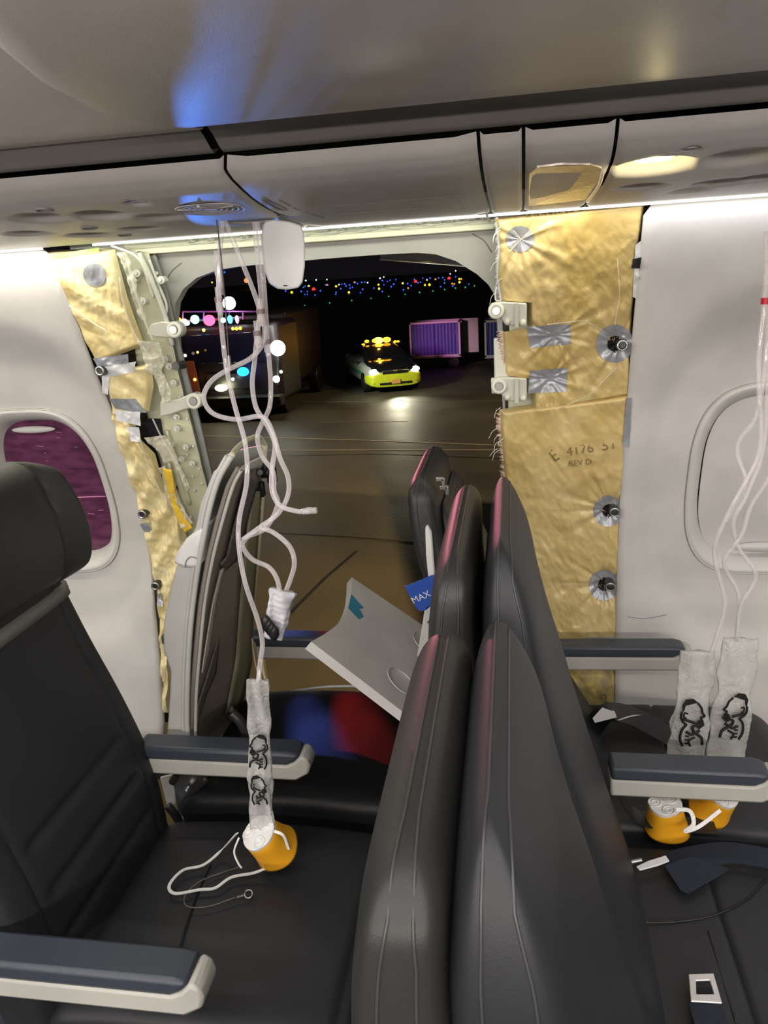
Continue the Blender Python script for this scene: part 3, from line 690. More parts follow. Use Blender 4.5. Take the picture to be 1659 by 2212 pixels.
bL3 = blanket('insulation_blanket', [(246, 890), (262, 950), (282, 1020), (304, 1090), (322, 1170), (342, 1270), (352, 1400), (358, 1540)],
    [(285, 900), (305, 950), (335, 980), (352, 1040), (395, 1120), (408, 1180), (392, 1290), (372, 1400), (366, 1540)], M_BLKL, .024, disp_L3,
    'torn long pale yellow insulation strip hanging down left side of doorway', 40, 160)
def patchL(P, m, nm='tape_patch', lift=.004, par=bL1, off=.020): return on_blanket(nm, quad(*P), m, par, lift, disp=disp_L, off=off)
patchL(((210, 772), (288, 762), (290, 784), (222, 792)), M_TAPE); patchL(((222, 792), (305, 778), (300, 800), (235, 815)), M_TAPEW)
patchL(((230, 808), (246, 806), (244, 850), (232, 845)), M_TAPEW, par=bL2); patchL(((245, 858), (300, 858), (325, 888), (258, 880)), M_TAPE, par=bL2)
patchL(((258, 882), (314, 885), (316, 915), (262, 905)), M_TAPEW, par=bL3, lift=.008); patchL(((284, 918), (312, 918), (314, 950), (294, 948)), M_TAPEW, par=bL3, lift=.008)
wall_strip('raw_foam', [(352, 1010), (360, 1040), (368, 1080), (385, 1120), (400, 1150)], [(372, 1015), (378, 1050), (384, 1090), (402, 1120), (418, 1140)], M_FOAM, -.002, bL3, 8, 30, .006, 5, .004)
for k, (Lp, Rp) in enumerate(((((300, 735), (310, 770), (318, 800)), ((345, 740), (358, 780), (340, 815))), (((330, 800), (345, 840), (352, 870)), ((350, 800), (372, 845), (368, 868))),
        (((312, 945), (345, 975), (355, 1000)), ((355, 940), (372, 960), (385, 990))), (((362, 960), (380, 1010), (405, 1060)), ((368, 955), (392, 1010), (412, 1055))),
        (((255, 545), (275, 600), (300, 680)), ((275, 545), (295, 610), (318, 700))), (((345, 1010), (362, 1080), (395, 1140)), ((358, 1005), (385, 1075), (420, 1130))))):
    wall_strip('torn_film', list(Lp), list(Rp), M_FILM, .0+.004*k % .01, bL1 if k < 2 else bL3, 12, 30, .014, 20+k, .0008, 45)
for P_ in (((275, 565), (290, 620), (312, 690), (330, 735)), ((258, 600), (268, 660), (290, 720), (318, 760)), ((300, 940), (318, 1000), (345, 1060), (362, 1100)), ((330, 905), (352, 950), (390, 1010)), ((240, 530), (300, 560), (330, 640)), ((150, 660), (190, 690), (230, 715))):
    V_, F_ = sweep(crom([WS(a, b, -.006) for a, b in P_], 8), .0022, 6); raw('film_crease', V_, F_, M_FILM, bL1 if P_[0][1] < 800 else bL3)
for (a, b) in ((222, 800), (312, 1108), (340, 1262)):
    p = WS(a, b, -.0); bm = bmesh.new(); cyl(bm, p+Vector((0, .02, 0)), p-Vector((0, .014, 0)), .012, 20); bmobj('stud', bm, M_DARKM, bL3, bevel=.002)
    V, Fc = ringmesh(p-Vector((0, .014, 0)), .009, .0025, nrm=(0, 1, 0), n=24); raw('stud_ring', V, Fc, M_STEEL, bL3)
for P_ in (((312, 1125), (330, 1120), (340, 1142), (320, 1142)), ((350, 1275), (358, 1270), (362, 1300), (350, 1295))): patchL(P_, M_TAPE, par=bL3, lift=.01)
# grey bagged bundle behind the lining edge
wall_strip('grey_backing', [(205, 790), (232, 860), (262, 960), (290, 1060), (318, 1180), (342, 1300)], [(240, 800), (262, 880), (290, 980), (312, 1070), (330, 1180), (352, 1300)], mat('bag_grey', (.28, .28, .30), .4), .035, bL3, 8, 50, .012, 12, .002, 30)
# dark backing behind blankets
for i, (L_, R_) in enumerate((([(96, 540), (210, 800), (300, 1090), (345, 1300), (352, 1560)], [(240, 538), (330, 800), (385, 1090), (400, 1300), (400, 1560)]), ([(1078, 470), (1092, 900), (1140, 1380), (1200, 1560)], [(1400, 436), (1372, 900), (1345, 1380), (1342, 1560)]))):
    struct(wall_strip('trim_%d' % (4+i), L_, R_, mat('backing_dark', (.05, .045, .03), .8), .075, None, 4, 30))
# ------------------------------------------------------------------ seats
def sagging_loft(name, secs, m, parent, n=48, e=.45, fn=None, sub=0):
    V, Fc = loft(secs, n, e, fn); o = raw(name, V, Fc, m, parent)
    me = o.data; shade(me); return o
def dense(keys, N, cap=True):
    """keys: list of tuples of floats; interpolate to N rows, with rounded end caps (scale last entries)"""
    K = np.array(keys, float); m = len(K)-1; out = []
    for i in range(N+1):
        f = i/N*m; k = min(int(f), m-1); t = f-k; b, c = K[k], K[k+1]; a = K[k-1] if k else 2*b-c; d = K[k+2] if k+2 <= m else 2*c-b
        out.append(list(.5*((2*b)+(c-a)*t+(2*a-5*b+4*c-d)*t*t+(3*b-a-3*c+d)*t**3)))
    return out
def slab(name, keys, m, parent, N=60, e=.42, capA=.10, capB=.10, fn=None, n=56):
    """keys (x,z,halfThick,yc,halfWidth) from bottom to top"""
    rows = dense(keys, N); secs = []
    for i, (x, z, ht, yc, hw) in enumerate(rows):
        t = i/N; s = 1
        if t < capA: s = math.sqrt(max(0, 1-(1-t/capA)**2))
        if t > 1-capB: s = math.sqrt(max(0, 1-((t-1+capB)/capB)**2))
        s = max(s, .04); sw = .75+.25*s if s < 1 else 1
        secs.append(((x, yc, z), (0, hw*sw, 0), (ht*s, 0, 0)))
    return sagging_loft(name, secs, m, parent, n, e, fn)
def armrest(label, x0, x1, y, z, par_group=None, w=.052, lean=0, dz=0):
    """x0 hinge end, x1 round nose"""
    root = thing('armrest', label, 'armrest', ((x0+x1)/2, y, z-.05), par_group)
    L = x1-x0; sg = 1 if L > 0 else -1; n = 14
    top, bot = [], []
    def zz(x): return z+dz*(x-x0)/L
    prof = [(x0, zz(x0)), (x1-.04*sg, zz(x1)), (x1-.018*sg, zz(x1)-.006), (x1-.03*sg, zz(x1)-.020), (x1-.045*sg, zz(x1)-.028), (x0, zz(x0)-.028)]
    pts = [(x, y-w/2, q) for x, q in prof]; prism_obj('arm_pad', pts, (0, w, 0), M_ARMT, root, bevel=.007)
    prof = [(x0, zz(x0)-.027), (x1-.046*sg, zz(x1)-.029), (x1-.030*sg, zz(x1)-.021), (x1-.016*sg, zz(x1)-.006), (x1-.004*sg, zz(x1)-.014), (x1, zz(x1)-.028), (x1-.004*sg, zz(x1)-.046), (x1-.03*sg, zz(x1)-.062), (x0, zz(x0)-.062)]
    pts = [(x, y-w/2+.002, q) for x, q in prof]; prism_obj('arm_shell', pts, (0, w-.004, 0), M_ARMB, root, bevel=.005)
    return root
armrest('grey armrest with dark blue pad at left, behind hanging oxygen mask', -.735, -.385, 1.225, .65)
armrest('closest grey armrest with dark pad at bottom left corner', -.82, -.402, .735, .65, w=.056)
armrest('grey armrest with dark pad at right, above the yellow oxygen masks', .165, .45, 1.225, .65)
armrest('window side armrest at right, in front of the lower insulation blanket', .05, .40, 1.665, .655, dz=.006, w=.05)
armrest('far armrest by the open doorway, between torn seat and tray', -.90, -.33, 1.70, .65, w=.05)

# left seat (headrest, quilted back)
LS = thing('passenger_seat', 'black leather seat at far left with headrest and stitched lower back', 'seat', (-.55, 1.0, 0))
def back_fn(p, u, v):
    if v > 0:
        # stitched channels on the front face
        for zc in (.545, .625, .705):
            q = (p.z-zc-.05*(p.y-1.0)*0)/.010
            if abs(p.y-1.0) < .155: p.x -= .007*math.exp(-q*q)*min(1, (.155-abs(p.y-1.0))/.02)
        q = (abs(p.y-1.0)-.168)/.006; p.x -= .004*math.exp(-q*q)
        p.x += .010*math.exp(-((p.z-.62)/.14)**2)-.008*math.exp(-((p.z-.9)/.1)**2)*(1-min(1, abs(p.y-1)/.2))
    return p
slab('backrest', [(-.735, .40, .05, 1.0, .225), (-.757, .58, .052, 1.0, .228), (-.790, .75, .048, 1.0, .226), (-.825, .90, .040, 1.0, .215), (-.850, 1.03, .034, 1.0, .200)], M_LEA, LS, N=130, e=.40, capA=.04, capB=.05, fn=back_fn, n=110)
def hr_fn(p, u, v):
    if v > 0:
        for yc in (.86, 1.14): p.x -= .006*math.exp(-((p.y-yc-.04*(p.z-1.13))/.006)**2)
        p.x += .028*min(1, max(0, (abs(p.y-1.0)-.10)/.09))**2
    return p
slab('headrest', [(-.825, 1.01, .042, 1.0, .190), (-.812, 1.06, .052, 1.0, .212), (-.812, 1.13, .052, 1.0, .212), (-.825, 1.20, .044, 1.0, .198), (-.835, 1.24, .036, 1.0, .175)], M_LEAF, LS, N=60, e=.50, capA=.18, capB=.22, fn=hr_fn, n=110)
V, Fc = loft([((-.8365, 1.0, .975), (0, .213, 0), (.0375, 0, 0)), ((-.8395, 1.0, .997), (0, .211, 0), (.0375, 0, 0))], 60, .40); raw('headrest_band', V, Fc, M_STRAP, LS)
def seat_fn(seams):
    def f(p, u, v):
        if v > 0:
            for (kind, c, w) in seams:
                q = ((p.x if kind == 'x' else p.y)-c)/w; p.z -= .006*math.exp(-q*q)
            p.z += .004*fbm(p.x*6, p.y*6, 1, 2)
        return p
    return f
def cushion(name, x0, x1, yc, hw, zt, th, m, parent, seams=(), N=60, dome=.012, n=90, nose=.02):
    secs = []
    for i in range(N+1):
        t = i/N; x = x0+(x1-x0)*t; s = 1
        if t < .10: s = math.sqrt(max(.0, 1-(1-t/.10)**2))
        if t > .86: s = math.sqrt(max(.0, 1-((t-.86)/.14)**2))
        s = max(s, .03); secs.append(((x, yc, zt-th/2+dome*math.sin(math.pi*t)-nose*max(0, t-.8)/.2*0), (0, hw*(.9+.1*s), 0), (0, 0, th/2*s)))
    return sagging_loft(name, secs, m, parent, n, .36, seat_fn(seams))
cushion('seat_cushion', -.72, -.22, 1.0, .222, .480, .12, M_LEA, LS, (('y', 1.03, .004), ('x', -.26, .004)), N=80)
bm = bmesh.new(); box(bm, Vector((-.49, 1.0, .335)), (.40, .40, .04)); box(bm, Vector((-.30, .98, .16)), (.05, .04, .32)); box(bm, Vector((-.66, .98, .16)), (.05, .04, .32)); bmobj('seat_base', bm, M_DARKM, LS, bevel=.004)

# torn window seat (left) ------------------------------------------------
TS = thing('torn_seat', 'torn grey seatback shell without upholstery, leaning in front of the doorway', 'seat', (-.6, 1.45, 0))
near = [(500, 985), (472, 1035), (452, 1100), (438, 1170), (424, 1250), (412, 1350), (406, 1450), (404, 1560), (410, 1620)]
far = [(574, 962), (570, 1030), (565, 1110), (557, 1200), (549, 1290), (543, 1380), (541, 1450), (530, 1520), (490, 1600)]
def ruled(name, A, B, m, parent, yA, yB, nu=14, nv=50, bow=0, th=.006, dxo=0, off=0):
    a, b = resamp(A, nv), resamp(B, nv); V, Fc = [], []
    for i in range(nv+1):
        pa, pb = PY(*a[i], yA), PY(*b[i], yB)
        for j in range(nu+1):
            t = j/nu; p = pa.lerp(pb, t); p.x += -bow*math.sin(math.pi*t)+off; V.append(p)
    m_ = nu+1
    for i in range(nv):
        for j in range(nu): k = i*m_+j; Fc.append((k, k+1, k+m_+1, k+m_))
    o = raw(name, V, Fc, m, parent)
    if th: md = o.modifiers.new('t', 'SOLIDIFY'); md.thickness = th; md.offset = 0
    return o
ruled('back_shell', near, far, M_GREY, TS, 1.275, 1.66, bow=.012, off=-.01)
inner_n = [(512, 1010), (490, 1050), (466, 1130), (446, 1210), (430, 1300), (420, 1400), (412, 1500), (410, 1605)]
inner_f = [(560, 1000), (560, 1080), (552, 1180), (544, 1290), (538, 1380), (536, 1450), (518, 1530), (470, 1600)]
ruled('taupe_backing', inner_n, inner_f, M_TAUPE, TS, 1.29, 1.64, bow=.006, off=.002, th=.008)
# darker shapes and pale strip on the backing
def plate_on(name, P, m, yy, lift=.006):
    pts = [PY(a, b, y) for (a, b), y in zip(P, yy)]
    c = sum(pts, Vector())/len(pts)
    o = prism_obj(name, [p+Vector((lift+.003, 0, 0)) for p in pts], (-.004, 0, 0), m, TS, bevel=0); return o
def yat(px, py):
    a, b = resamp(inner_n, 60), resamp(inner_f, 60)
    i = min(range(61), key=lambda k: abs(a[k][1]*.5+b[k][1]*.5-py)); t = (px-a[i][0])/(b[i][0]-a[i][0]); 
    pa, pb = PY(*a[i], 1.29), PY(*b[i], 1.64); best = 1.29+.35*max(0, min(1, t)); return best
def surf_patch(name, A, B, m, lift):
    """strip between two pixel curves lying on the backing surface"""
    a, b = resamp(A, 30), resamp(B, 30); V, Fc = [], []
    for i in range(31):
        for j in range(5):
            t = j/4; px = a[i][0]*(1-t)+b[i][0]*t; py = a[i][1]*(1-t)+b[i][1]*t; p = PY(px, py, SY(px, py)); V.append(p+Vector((lift, -lift*.5, 0)))
    for i in range(30):
        for j in range(4): k = i*5+j; Fc.append((k, k+1, k+6, k+5))
    o = raw(name, V, Fc, m, TS); md = o.modifiers.new('t', 'SOLIDIFY'); md.thickness = .002; return o
_a, _b = resamp(inner_n, 80), resamp(inner_f, 80)
def SY(px, py):
    # search row whose line passes nearest the pixel (perspective-true fraction)
    best, by = 1e9, 1.4
    for k in range(0, 81, 2):
        pa, pb = PY(*_a[k], 1.29), PY(*_b[k], 1.64)
        d = ray(px, py); lo = None
        # intersect ray with vertical plane through pa,pb in plan view
        ax, ay, bx, by_ = pa.x, pa.y, pb.x, pb.y
        den = d.x*(by_-ay)-d.y*(bx-ax)
        s = (ax*(by_-ay)-ay*(bx-ax))/den; p = CP+d*s; t = (p.y-ay)/(by_-ay); zl = pa.z*(1-t)+pb.z*t
        if abs(p.z-zl) < best: best = abs(p.z-zl); by = p.y
    return by
surf_patch('dark_panel', [(526, 1025), (508, 1080), (490, 1150), (478, 1200), (465, 1215)], [(548, 1040), (530, 1100), (515, 1160), (500, 1210), (475, 1230)], M_DTAUPE, .012)
surf_patch('dark_shape', [(462, 1380), (440, 1450), (418, 1520), (418, 1560)], [(466, 1376), (458, 1450), (436, 1500), (424, 1540)], M_DTAUPE, .010)
surf_patch('olive_strip', [(535, 1060), (520, 1180), (510, 1300), (502, 1420), (480, 1540)], [(556, 1060), (548, 1180), (540, 1300), (536, 1430), (512, 1520)], mat('olive', (.30, .29, .19), .6), .010)
surf_patch('pale_strip', [(465, 1230), (448, 1300), (432, 1400), (425, 1450)], [(474, 1222), (456, 1300), (442, 1400), (428, 1450)], mat('pale_grey_strip', (.50, .48, .42), .5), .012)
surf_patch('top_plate', [(515, 1003), (540, 990), (566, 978)], [(503, 1016), (532, 1012), (560, 1010)], M_GREY, .014)
# rim tubes
V, Fc = sweep(crom([PY(a, b, 1.275) for a, b in near], 6), .0055, 10); raw('rim', V, Fc, M_GREY, TS)
V, Fc = sweep(crom([PY(a, b, 1.28)+Vector((.012, 0, 0)) for a, b in inner_n], 6), .0035, 8); raw('inner_rim', V, Fc, M_ARMB, TS)
V, Fc = sweep(crom([PY(a-3, b, 1.655) for a, b in far[:8]], 6), .008, 10); raw('far_rim', V, Fc, M_CREAM, TS)
V, Fc = sweep(crom([PY(500, 985, 1.275), PY(515, 966, 1.4), PY(540, 948, 1.53), PY(560, 945, 1.62), PY(574, 962, 1.66)], 6), .006, 10); raw('top_rim', V, Fc, M_CREAM, TS)
# near side plate of the shell
side = [(500, 985), (472, 1035), (452, 1100), (438, 1170), (424, 1250), (412, 1350), (406, 1450), (404, 1560), (410, 1612), (358, 1612), (366, 1500), (368, 1450), (352, 1400), (352, 1350), (362, 1300), (378, 1230), (398, 1190), (422, 1140), (432, 1090), (460, 1020)]
prism_obj('side_plate', [PY(a, b, 1.285) for a, b in side], (0, .018, 0), M_GREY, TS, bevel=.004)
prism_obj('recline_cover', [PY(a, b, 1.27) for a, b in ((440, 1137), (400, 1165), (380, 1195), (370, 1218), (395, 1228), (430, 1228), (428, 1190))], (0, .14, 0), M_WHITE, TS, bevel=.008)
V, Fc = sweep(crom([PY(400, 1226, 1.268), PY(402, 1212, 1.268), PY(412, 1203, 1.268), PY(424, 1206, 1.268)]), .001, 6); raw('cover_groove', V, Fc, M_PSUD, TS)
# brackets at the top right
for (a, b) in ((573, 1016), (548, 1046)):
    c = PY(a, b, 1.60); bm = bmesh.new(); box(bm, c, (.014, .03, .03)); box(bm, c+Vector((.014, 0, -.012)), (.020, .018, .034)); cyl(bm, c+Vector((.004, -.022, 0)), c+Vector((.02, -.03, 0)), .009, 14)
    bmobj('bracket', bm, M_BLACK, TS, bevel=.003); bm = bmesh.new(); cyl(bm, c+Vector((-.006, -.025, .004)), c+Vector((.0, -.035, .004)), .006, 12); bmobj('bracket_pin', bm, M_STEEL, TS)
bm = bmesh.new(); sph(bm, PY(553, 1095, 1.61), .012, 14); bmobj('bolt', bm, M_WHITE, TS)
cushion('seat_cushion', -.70, -.19, 1.475, .220, .500, .12, mat('cushion_underlay', (.007, .007, .008), .5, bump=.3, bscale=300, spec=.35), TS, (('x', -.25, .004),), N=60)
V, Fc = sweep(crom([PY(a, b, 1.70) for a, b in ((592, 1502), (640, 1492), (700, 1484), (760, 1482), (800, 1484))], 6), .0035, 8); raw('cushion_piping', V, Fc, M_TAPEW, TS)
V, Fc = sweep(crom([PY(a, b, 1.262) for a, b in ((600, 1775), (640, 1776), (690, 1780), (740, 1781), (800, 1781))], 6), .0022, 8); raw('front_piping', V, Fc, mat('piping_grey', (.25, .25, .28), .4), TS)
# recline mechanism under the armrest
for (P_, m_, nm) in ((((372, 1690), (400, 1660), (440, 1665), (438, 1720), (410, 1770), (385, 1760)), M_STEEL, 'hinge_plate'), (((345, 1680), (380, 1672), (378, 1740), (360, 1740)), M_PSU, 'bracket_plate')):
    prism_obj(nm, [PY(a, b, 1.30) for a, b in P_], (0, .006, 0), m_, TS, bevel=.002)
for P_, r in ((((372, 1690), (392, 1655), (400, 1620)), .008), (((400, 1735), (425, 1700), (447, 1678)), .010), (((362, 1740), (378, 1760), (392, 1785)), .009), (((500, 1540), (520, 1560), (540, 1600)), .010)):
    V, Fc = sweep(crom([PY(a, b, 1.285) for a, b in P_]), r, 10); raw('linkage', V, Fc, M_DARKM, TS)
for a, b, r in ((400, 1712, .006), (408, 1756, .007), (399, 1792, .018)):
    p = PY(a, b, 1.28); bm = bmesh.new(); cyl(bm, p, p+Vector((0, .015, 0)), r, 18); bmobj('pivot_bolt', bm, M_STEEL, TS, bevel=.001)
p = PY(399, 1806, 1.272); bm = bmesh.new(); sph(bm, p, .006, 12); bmobj('brass_pin', bm, mat('brass', (.6, .45, .1), .3, metal=1), TS)
prism_obj('link_bar', [PY(a, b, 1.5) for a, b in ((490, 1532), (500, 1528), (535, 1580), (525, 1588))], (0, .01, 0), M_STEEL, TS, bevel=.002)
bm = bmesh.new(); box(bm, Vector((-.47, 1.475, .36)), (.40, .36, .04)); box(bm, Vector((-.35, 1.4, .17)), (.05, .04, .34)); box(bm, Vector((-.6, 1.4, .17)), (.05, .04, .34)); bmobj('seat_base', bm, M_DARKM, TS, bevel=.004)
# debris strip hanging from the torn seat
strap('torn_strap', [PY(548, 1385, 1.6), PY(552, 1420, 1.55), PY(560, 1455, 1.5), PY(578, 1480, 1.48)], .022, .003, mat('peach_foam', (.66, .50, .36), .7), TS, up=(1, 0, .2))
strap('torn_foam', [PY(568, 1425, 1.58), PY(572, 1455, 1.56), PY(580, 1485, 1.54)], .014, .006, M_BLKL, TS, up=(1, 0, .2))

SEAMM = mat('seam_thread', (.045, .045, .048), .4)
def cseam(root, P, z=.4925, r=.0016): V, Fc = sweep(crom([PZ(a, b, z) for a, b in P], 6), r, 6); raw('cushion_seam', V, Fc, M_BLACK, root)
cseam(LS, [(455, 1868), (430, 1920), (405, 1990), (385, 2060)], .4935)
# right row seats seen edge on -------------------------------------------
def edge_seat(label, yc, hw, rear, front, seatx, m2=M_LEAF, shell=True, cush=True, base=True):
    r = thing('passenger_seat', label, 'seat', (.2, yc, 0))
    def seam_fn(p, u, v):
        s = abs(p.y-(yc-hw))
        p.x += .0
        if abs(u) > .8: p.x += .0016*math.sin(p.z*260)*0
        return p
    bc = slab('back_cover', [(x, z, t, yc+.00, hw*w) for x, z, t, w in rear], m2, r, N=90, e=.38, capA=.03, capB=.12, n=80)
    bf = slab('backrest', [(x, z, t, yc+.00, hw*w) for x, z, t, w in front], M_LEA, r, N=90, e=.40, capA=.03, capB=.20, n=80)
    for prof, fs, ob in ((rear, (-.30, .40), bc), (front, (-.35, .45), bf)):
        bvh = BVHTree.FromPolygons([v.co for v in ob.data.vertices], [tuple(p.vertices) for p in ob.data.polygons]); rows = dense(prof, 70)
        for f in fs:
            pts_ = []
            for i, (x, z, t, w) in enumerate(rows[2:66]):
                q = (i+2)/70; hit = bvh.ray_cast(Vector((x+t*f*(1 if q < .85 else 1-.5*(q-.85)/.15), yc-hw-.2, z)), Vector((0, 1, 0)))
                if hit[0] is not None: pts_.append(hit[0]-Vector((0, .0002, 0)))
            xt, zt_, tt, ww = dense(prof, 70)[64]
            xl = pts_[-1].x
            for k in range(1, 26):
                yy = pts_[-1].y if k == 1 else yy; y_ = yc-hw*.88+(hw*1.7)*k/26
                hit = bvh.ray_cast(Vector((xl+.35*(xt-xl)*min(1, k/5), y_, 1.6)), Vector((0, 0, -1)))
                if hit[0] is not None and y_ > yy: pts_.append(hit[0]+Vector((0, 0, .0002)))
            V, Fc = sweep(pts_, .0012, 6); raw('stitched_seam', V, Fc, SEAMM, r)
    if cush:
        cushion('seat_cushion', seatx, seatx+.49, yc, .222, .480, .12, M_LEA, r, (('y', yc-.01, .004), ('x', seatx+.22, .004)), N=80)
    if base:
        bm = bmesh.new(); box(bm, Vector((seatx+.22, yc, .335)), (.40, .38, .04)); box(bm, Vector((seatx+.1, yc, .16)), (.05, .04, .32)); box(bm, Vector((seatx+.38, yc, .16)), (.05, .04, .32)); bmobj('seat_base', bm, M_DARKM, r, bevel=.004)
    return r
rearp = [(.060, .45, .045, 1), (.022, .60, .045, 1), (-.012, .74, .046, 1), (-.042, .86, .045, 1), (-.060, .95, .042, 1), (-.069, 1.02, .038, .99), (-.071, 1.08, .034, .97), (-.068, 1.13, .030, .94), (-.064, 1.172, .027, .90)]
frontp = [(.170, .45, .050, 1), (.130, .57, .052, 1), (.090, .69, .056, 1), (.054, .80, .060, 1), (.028, .90, .059, .99), (.010, .98, .053, .98), (.000, 1.05, .045, .97), (-.006, 1.12, .037, .94), (-.013, 1.185, .028, .90)]
C_ = edge_seat('nearest black leather seatback filling the bottom centre, seen edge on', .545, .205, [(x-.004, z-.018, t*1.05, w) for x, z, t, w in rearp], [(x-.004, z-.012, t*1.0, w) for x, z, t, w in frontp], .10, cush=False, base=True)
B_ = edge_seat('middle black leather seatback seen edge on, behind the nearest one', 1.0, .215, [(x-.004, z+.010, t*.85, w) for x, z, t, w in rearp], [(x-.002, z+.012, t*.86, w) for x, z, t, w in frontp], .10)
def tilt(P, k): return [(x-(z-.6)*k, z-.05*(z-.6), t, w) for x, z, t, w in P]
A_ = edge_seat('far black leather seatback beside the doorway, tilted back with bare metal clips', 1.485, .200, tilt([(x, z, t, w*.9) for x, z, t, w in rearp], .18), tilt([(x-.022, z-.1*(z-.5), t*.5, w*.9) for x, z, t, w in frontp], .18), .10)
cseam(B_, [(1345, 1992), (1450, 1992), (1540, 1978), (1610, 1945), (1656, 1900)], .4925)
cseam(B_, [(1530, 2012), (1545, 2060), (1565, 2130), (1590, 2210)], .4925)
# stitched seams
def stitch(root, P, y0, m=M_BLACK, r=.0016):
    V, Fc = sweep(crom([PY(a, b, y0) for a, b in P], 6), r, 6); raw('stitched_seam', V, Fc, m, root)
seamm = mat('seam_thread', (.05, .05, .052), .45)
# metal clips on A
for a, b in ((950, 1034), (958, 1052)):
    p = PY(a, b, 1.36); bm = bmesh.new(); box(bm, p, (.014, .012, .008)); box(bm, p+Vector((.006, 0, -.006)), (.006, .012, .016)); bmobj('metal_clip', bm, M_STEEL, A_, bevel=.001)
# pale rear shells
prism_obj('rear_shell', [PY(a, b, 1.34) for a, b in ((888, 1048), (896, 1060), (965, 1290), (985, 1420), (950, 1420), (930, 1240), (905, 1120))], (0, .25, 0), M_GREY, A_, bevel=.004)
prism_obj('tray_arm', [PY(a, b, 1.30) for a, b in ((918, 1140), (924, 1136), (932, 1150), (940, 1240), (944, 1300), (930, 1300), (920, 1200))], (0, .02, 0), M_WHITE, A_, bevel=.003)
prism_obj('rear_panel', [PY(a, b, 1.262) for a, b in ((934, 1255), (946, 1290), (962, 1350), (960, 1430), (900, 1420), (912, 1350), (918, 1310), (926, 1300))], (0, .05, 0), M_GREY, A_, bevel=.003)
prism_obj('navy_label', [PY(a, b, 1.258) for a, b in ((936, 1310), (945, 1330), (944, 1338), (922, 1347), (932, 1332))], (0, .002, 0), M_NAVY, A_, bevel=0)
# tray table
TT = thing('tray_table', 'pale grey folding tray table hanging askew in front of the doorway', 'tray table', (-.3, 1.45, .78))
def tray():
    A = [PY(672, 1386, 1.27), PY(860, 1530, 1.27)]; B = [PY(760, 1247, 1.62), PY(930, 1362, 1.62)]
    d1 = (A[1]-A[0]); n_ = d1.cross(B[0]-A[0]).normalized(); n_ = n_ if n_.z > 0 else -n_
    A[1] = A[0]+d1*1.25; B[1] = B[0]+(B[1]-B[0])*1.25
    V, Fc = [], []; nu, nv = 30, 20
    for s in (0, 1):
        for i in range(nv+1):
            for j in range(nu+1):
                u, v = j/nu, i/nv; p = A[0].lerp(A[1], v).lerp(B[0].lerp(B[1], v), u)
                p = p+d1.normalized()*(.030*math.sin(math.pi*u))*(1-v)          # concave free edge
                z = 0
                if s == 0:
                    for (cu, cv, r) in ((.80, .80, .034), (.25, .74, .034)):
                        q = (p-(A[0].lerp(A[1], cv).lerp(B[0].lerp(B[1], cv), cu))).length
                        if q < r: z = -.003*min(1, (r-q)/.003)
                V.append(p+n_*(z-s*.020))
    m_ = nu+1; K = m_*(nv+1)
    for i in range(nv):
        for j in range(nu): a = i*m_+j; Fc.append((a, a+1, a+m_+1, a+m_)); Fc.append((a+K, a+K+m_, a+K+m_+1, a+K+1))
    for i in range(nv): a = i*m_; Fc.append((a, a+m_, a+m_+K, a+K)); a += nu; Fc.append((a, a+K, a+m_+K, a+m_))
    for j in range(nu): Fc.append((j, j+K, j+1+K, j+1)); a = nv*m_+j; Fc.append((a, a+1, a+1+K, a+K))
    o = raw('tray_panel', V, Fc, M_TRAY, TT); shade(o.data)
    # cup rings
    for (cu, cv) in ((.80, .80), (.25, .74)):
        c = A[0].lerp(A[1], cv).lerp(B[0].lerp(B[1], cv), cu); V, Fc = ringmesh(c+n_*.0005, .034, .0012, nrm=tuple(n_)); raw('cup_ring', V, Fc, M_TRAY, TT)
    # blue sticker at the free edge
    pts = []
    for (u, v) in ((.60, .0), (.78, .0), (.72, .14), (.68, .10), (.62, .16), (.56, .13)):
        p = A[0].lerp(A[1], v).lerp(B[0].lerp(B[1], v), u)+d1.normalized()*(.030*math.sin(math.pi*u))*(1-v); pts.append(p+n_*.0006)
    raw('blue_sticker', pts+[p+n_*.0008 for p in pts], [tuple(range(6)), (6, 7, 8, 9, 10, 11)], mat('teal', (.05, .30, .45), .4), TT, smooth=False)
tray()
# safety card
SC = thing('safety_card', 'small blue card printed MAX sticking out beside the middle seatback', 'card', tuple(PY(905, 1285, 1.265)))
cp = [PY(a, b, 1.262) for a, b in ((874, 1267), (932, 1243), (948, 1240), (948, 1300), (935, 1306), (920, 1318), (908, 1321), (898, 1312))]
prism_obj('card_sheet', cp, (0, .0012, 0), M_BLUE, SC, bevel=0)
def text_plane(s, a, b, m, parent, name='printing', n=Vector((0, -1, 0)), lift=.001, hs=1):
    cu = bpy.data.curves.new(name, 'FONT'); cu.body = s; tmp = bpy.data.objects.new('tmp', cu); COL.objects.link(tmp)
    dg = bpy.context.evaluated_depsgraph_get(); me = bpy.data.meshes.new_from_object(tmp.evaluated_get(dg)); bpy.data.objects.remove(tmp)
    ux = (b-a).normalized(); w = max(v.co.x for v in me.vertices); sc = (b-a).length/w; uz = ux.cross(n); uz = uz if uz.z > 0 else -uz
    for v in me.vertices: v.co = a+ux*(v.co.x*sc)+uz*(v.co.y*sc*hs)+n*lift
    return link(name, me, m, parent, smooth=False)
text_plane('MAX', PY(893, 1304, 1.262), PY(932, 1286, 1.262), M_WHITE, SC, 'lettering')
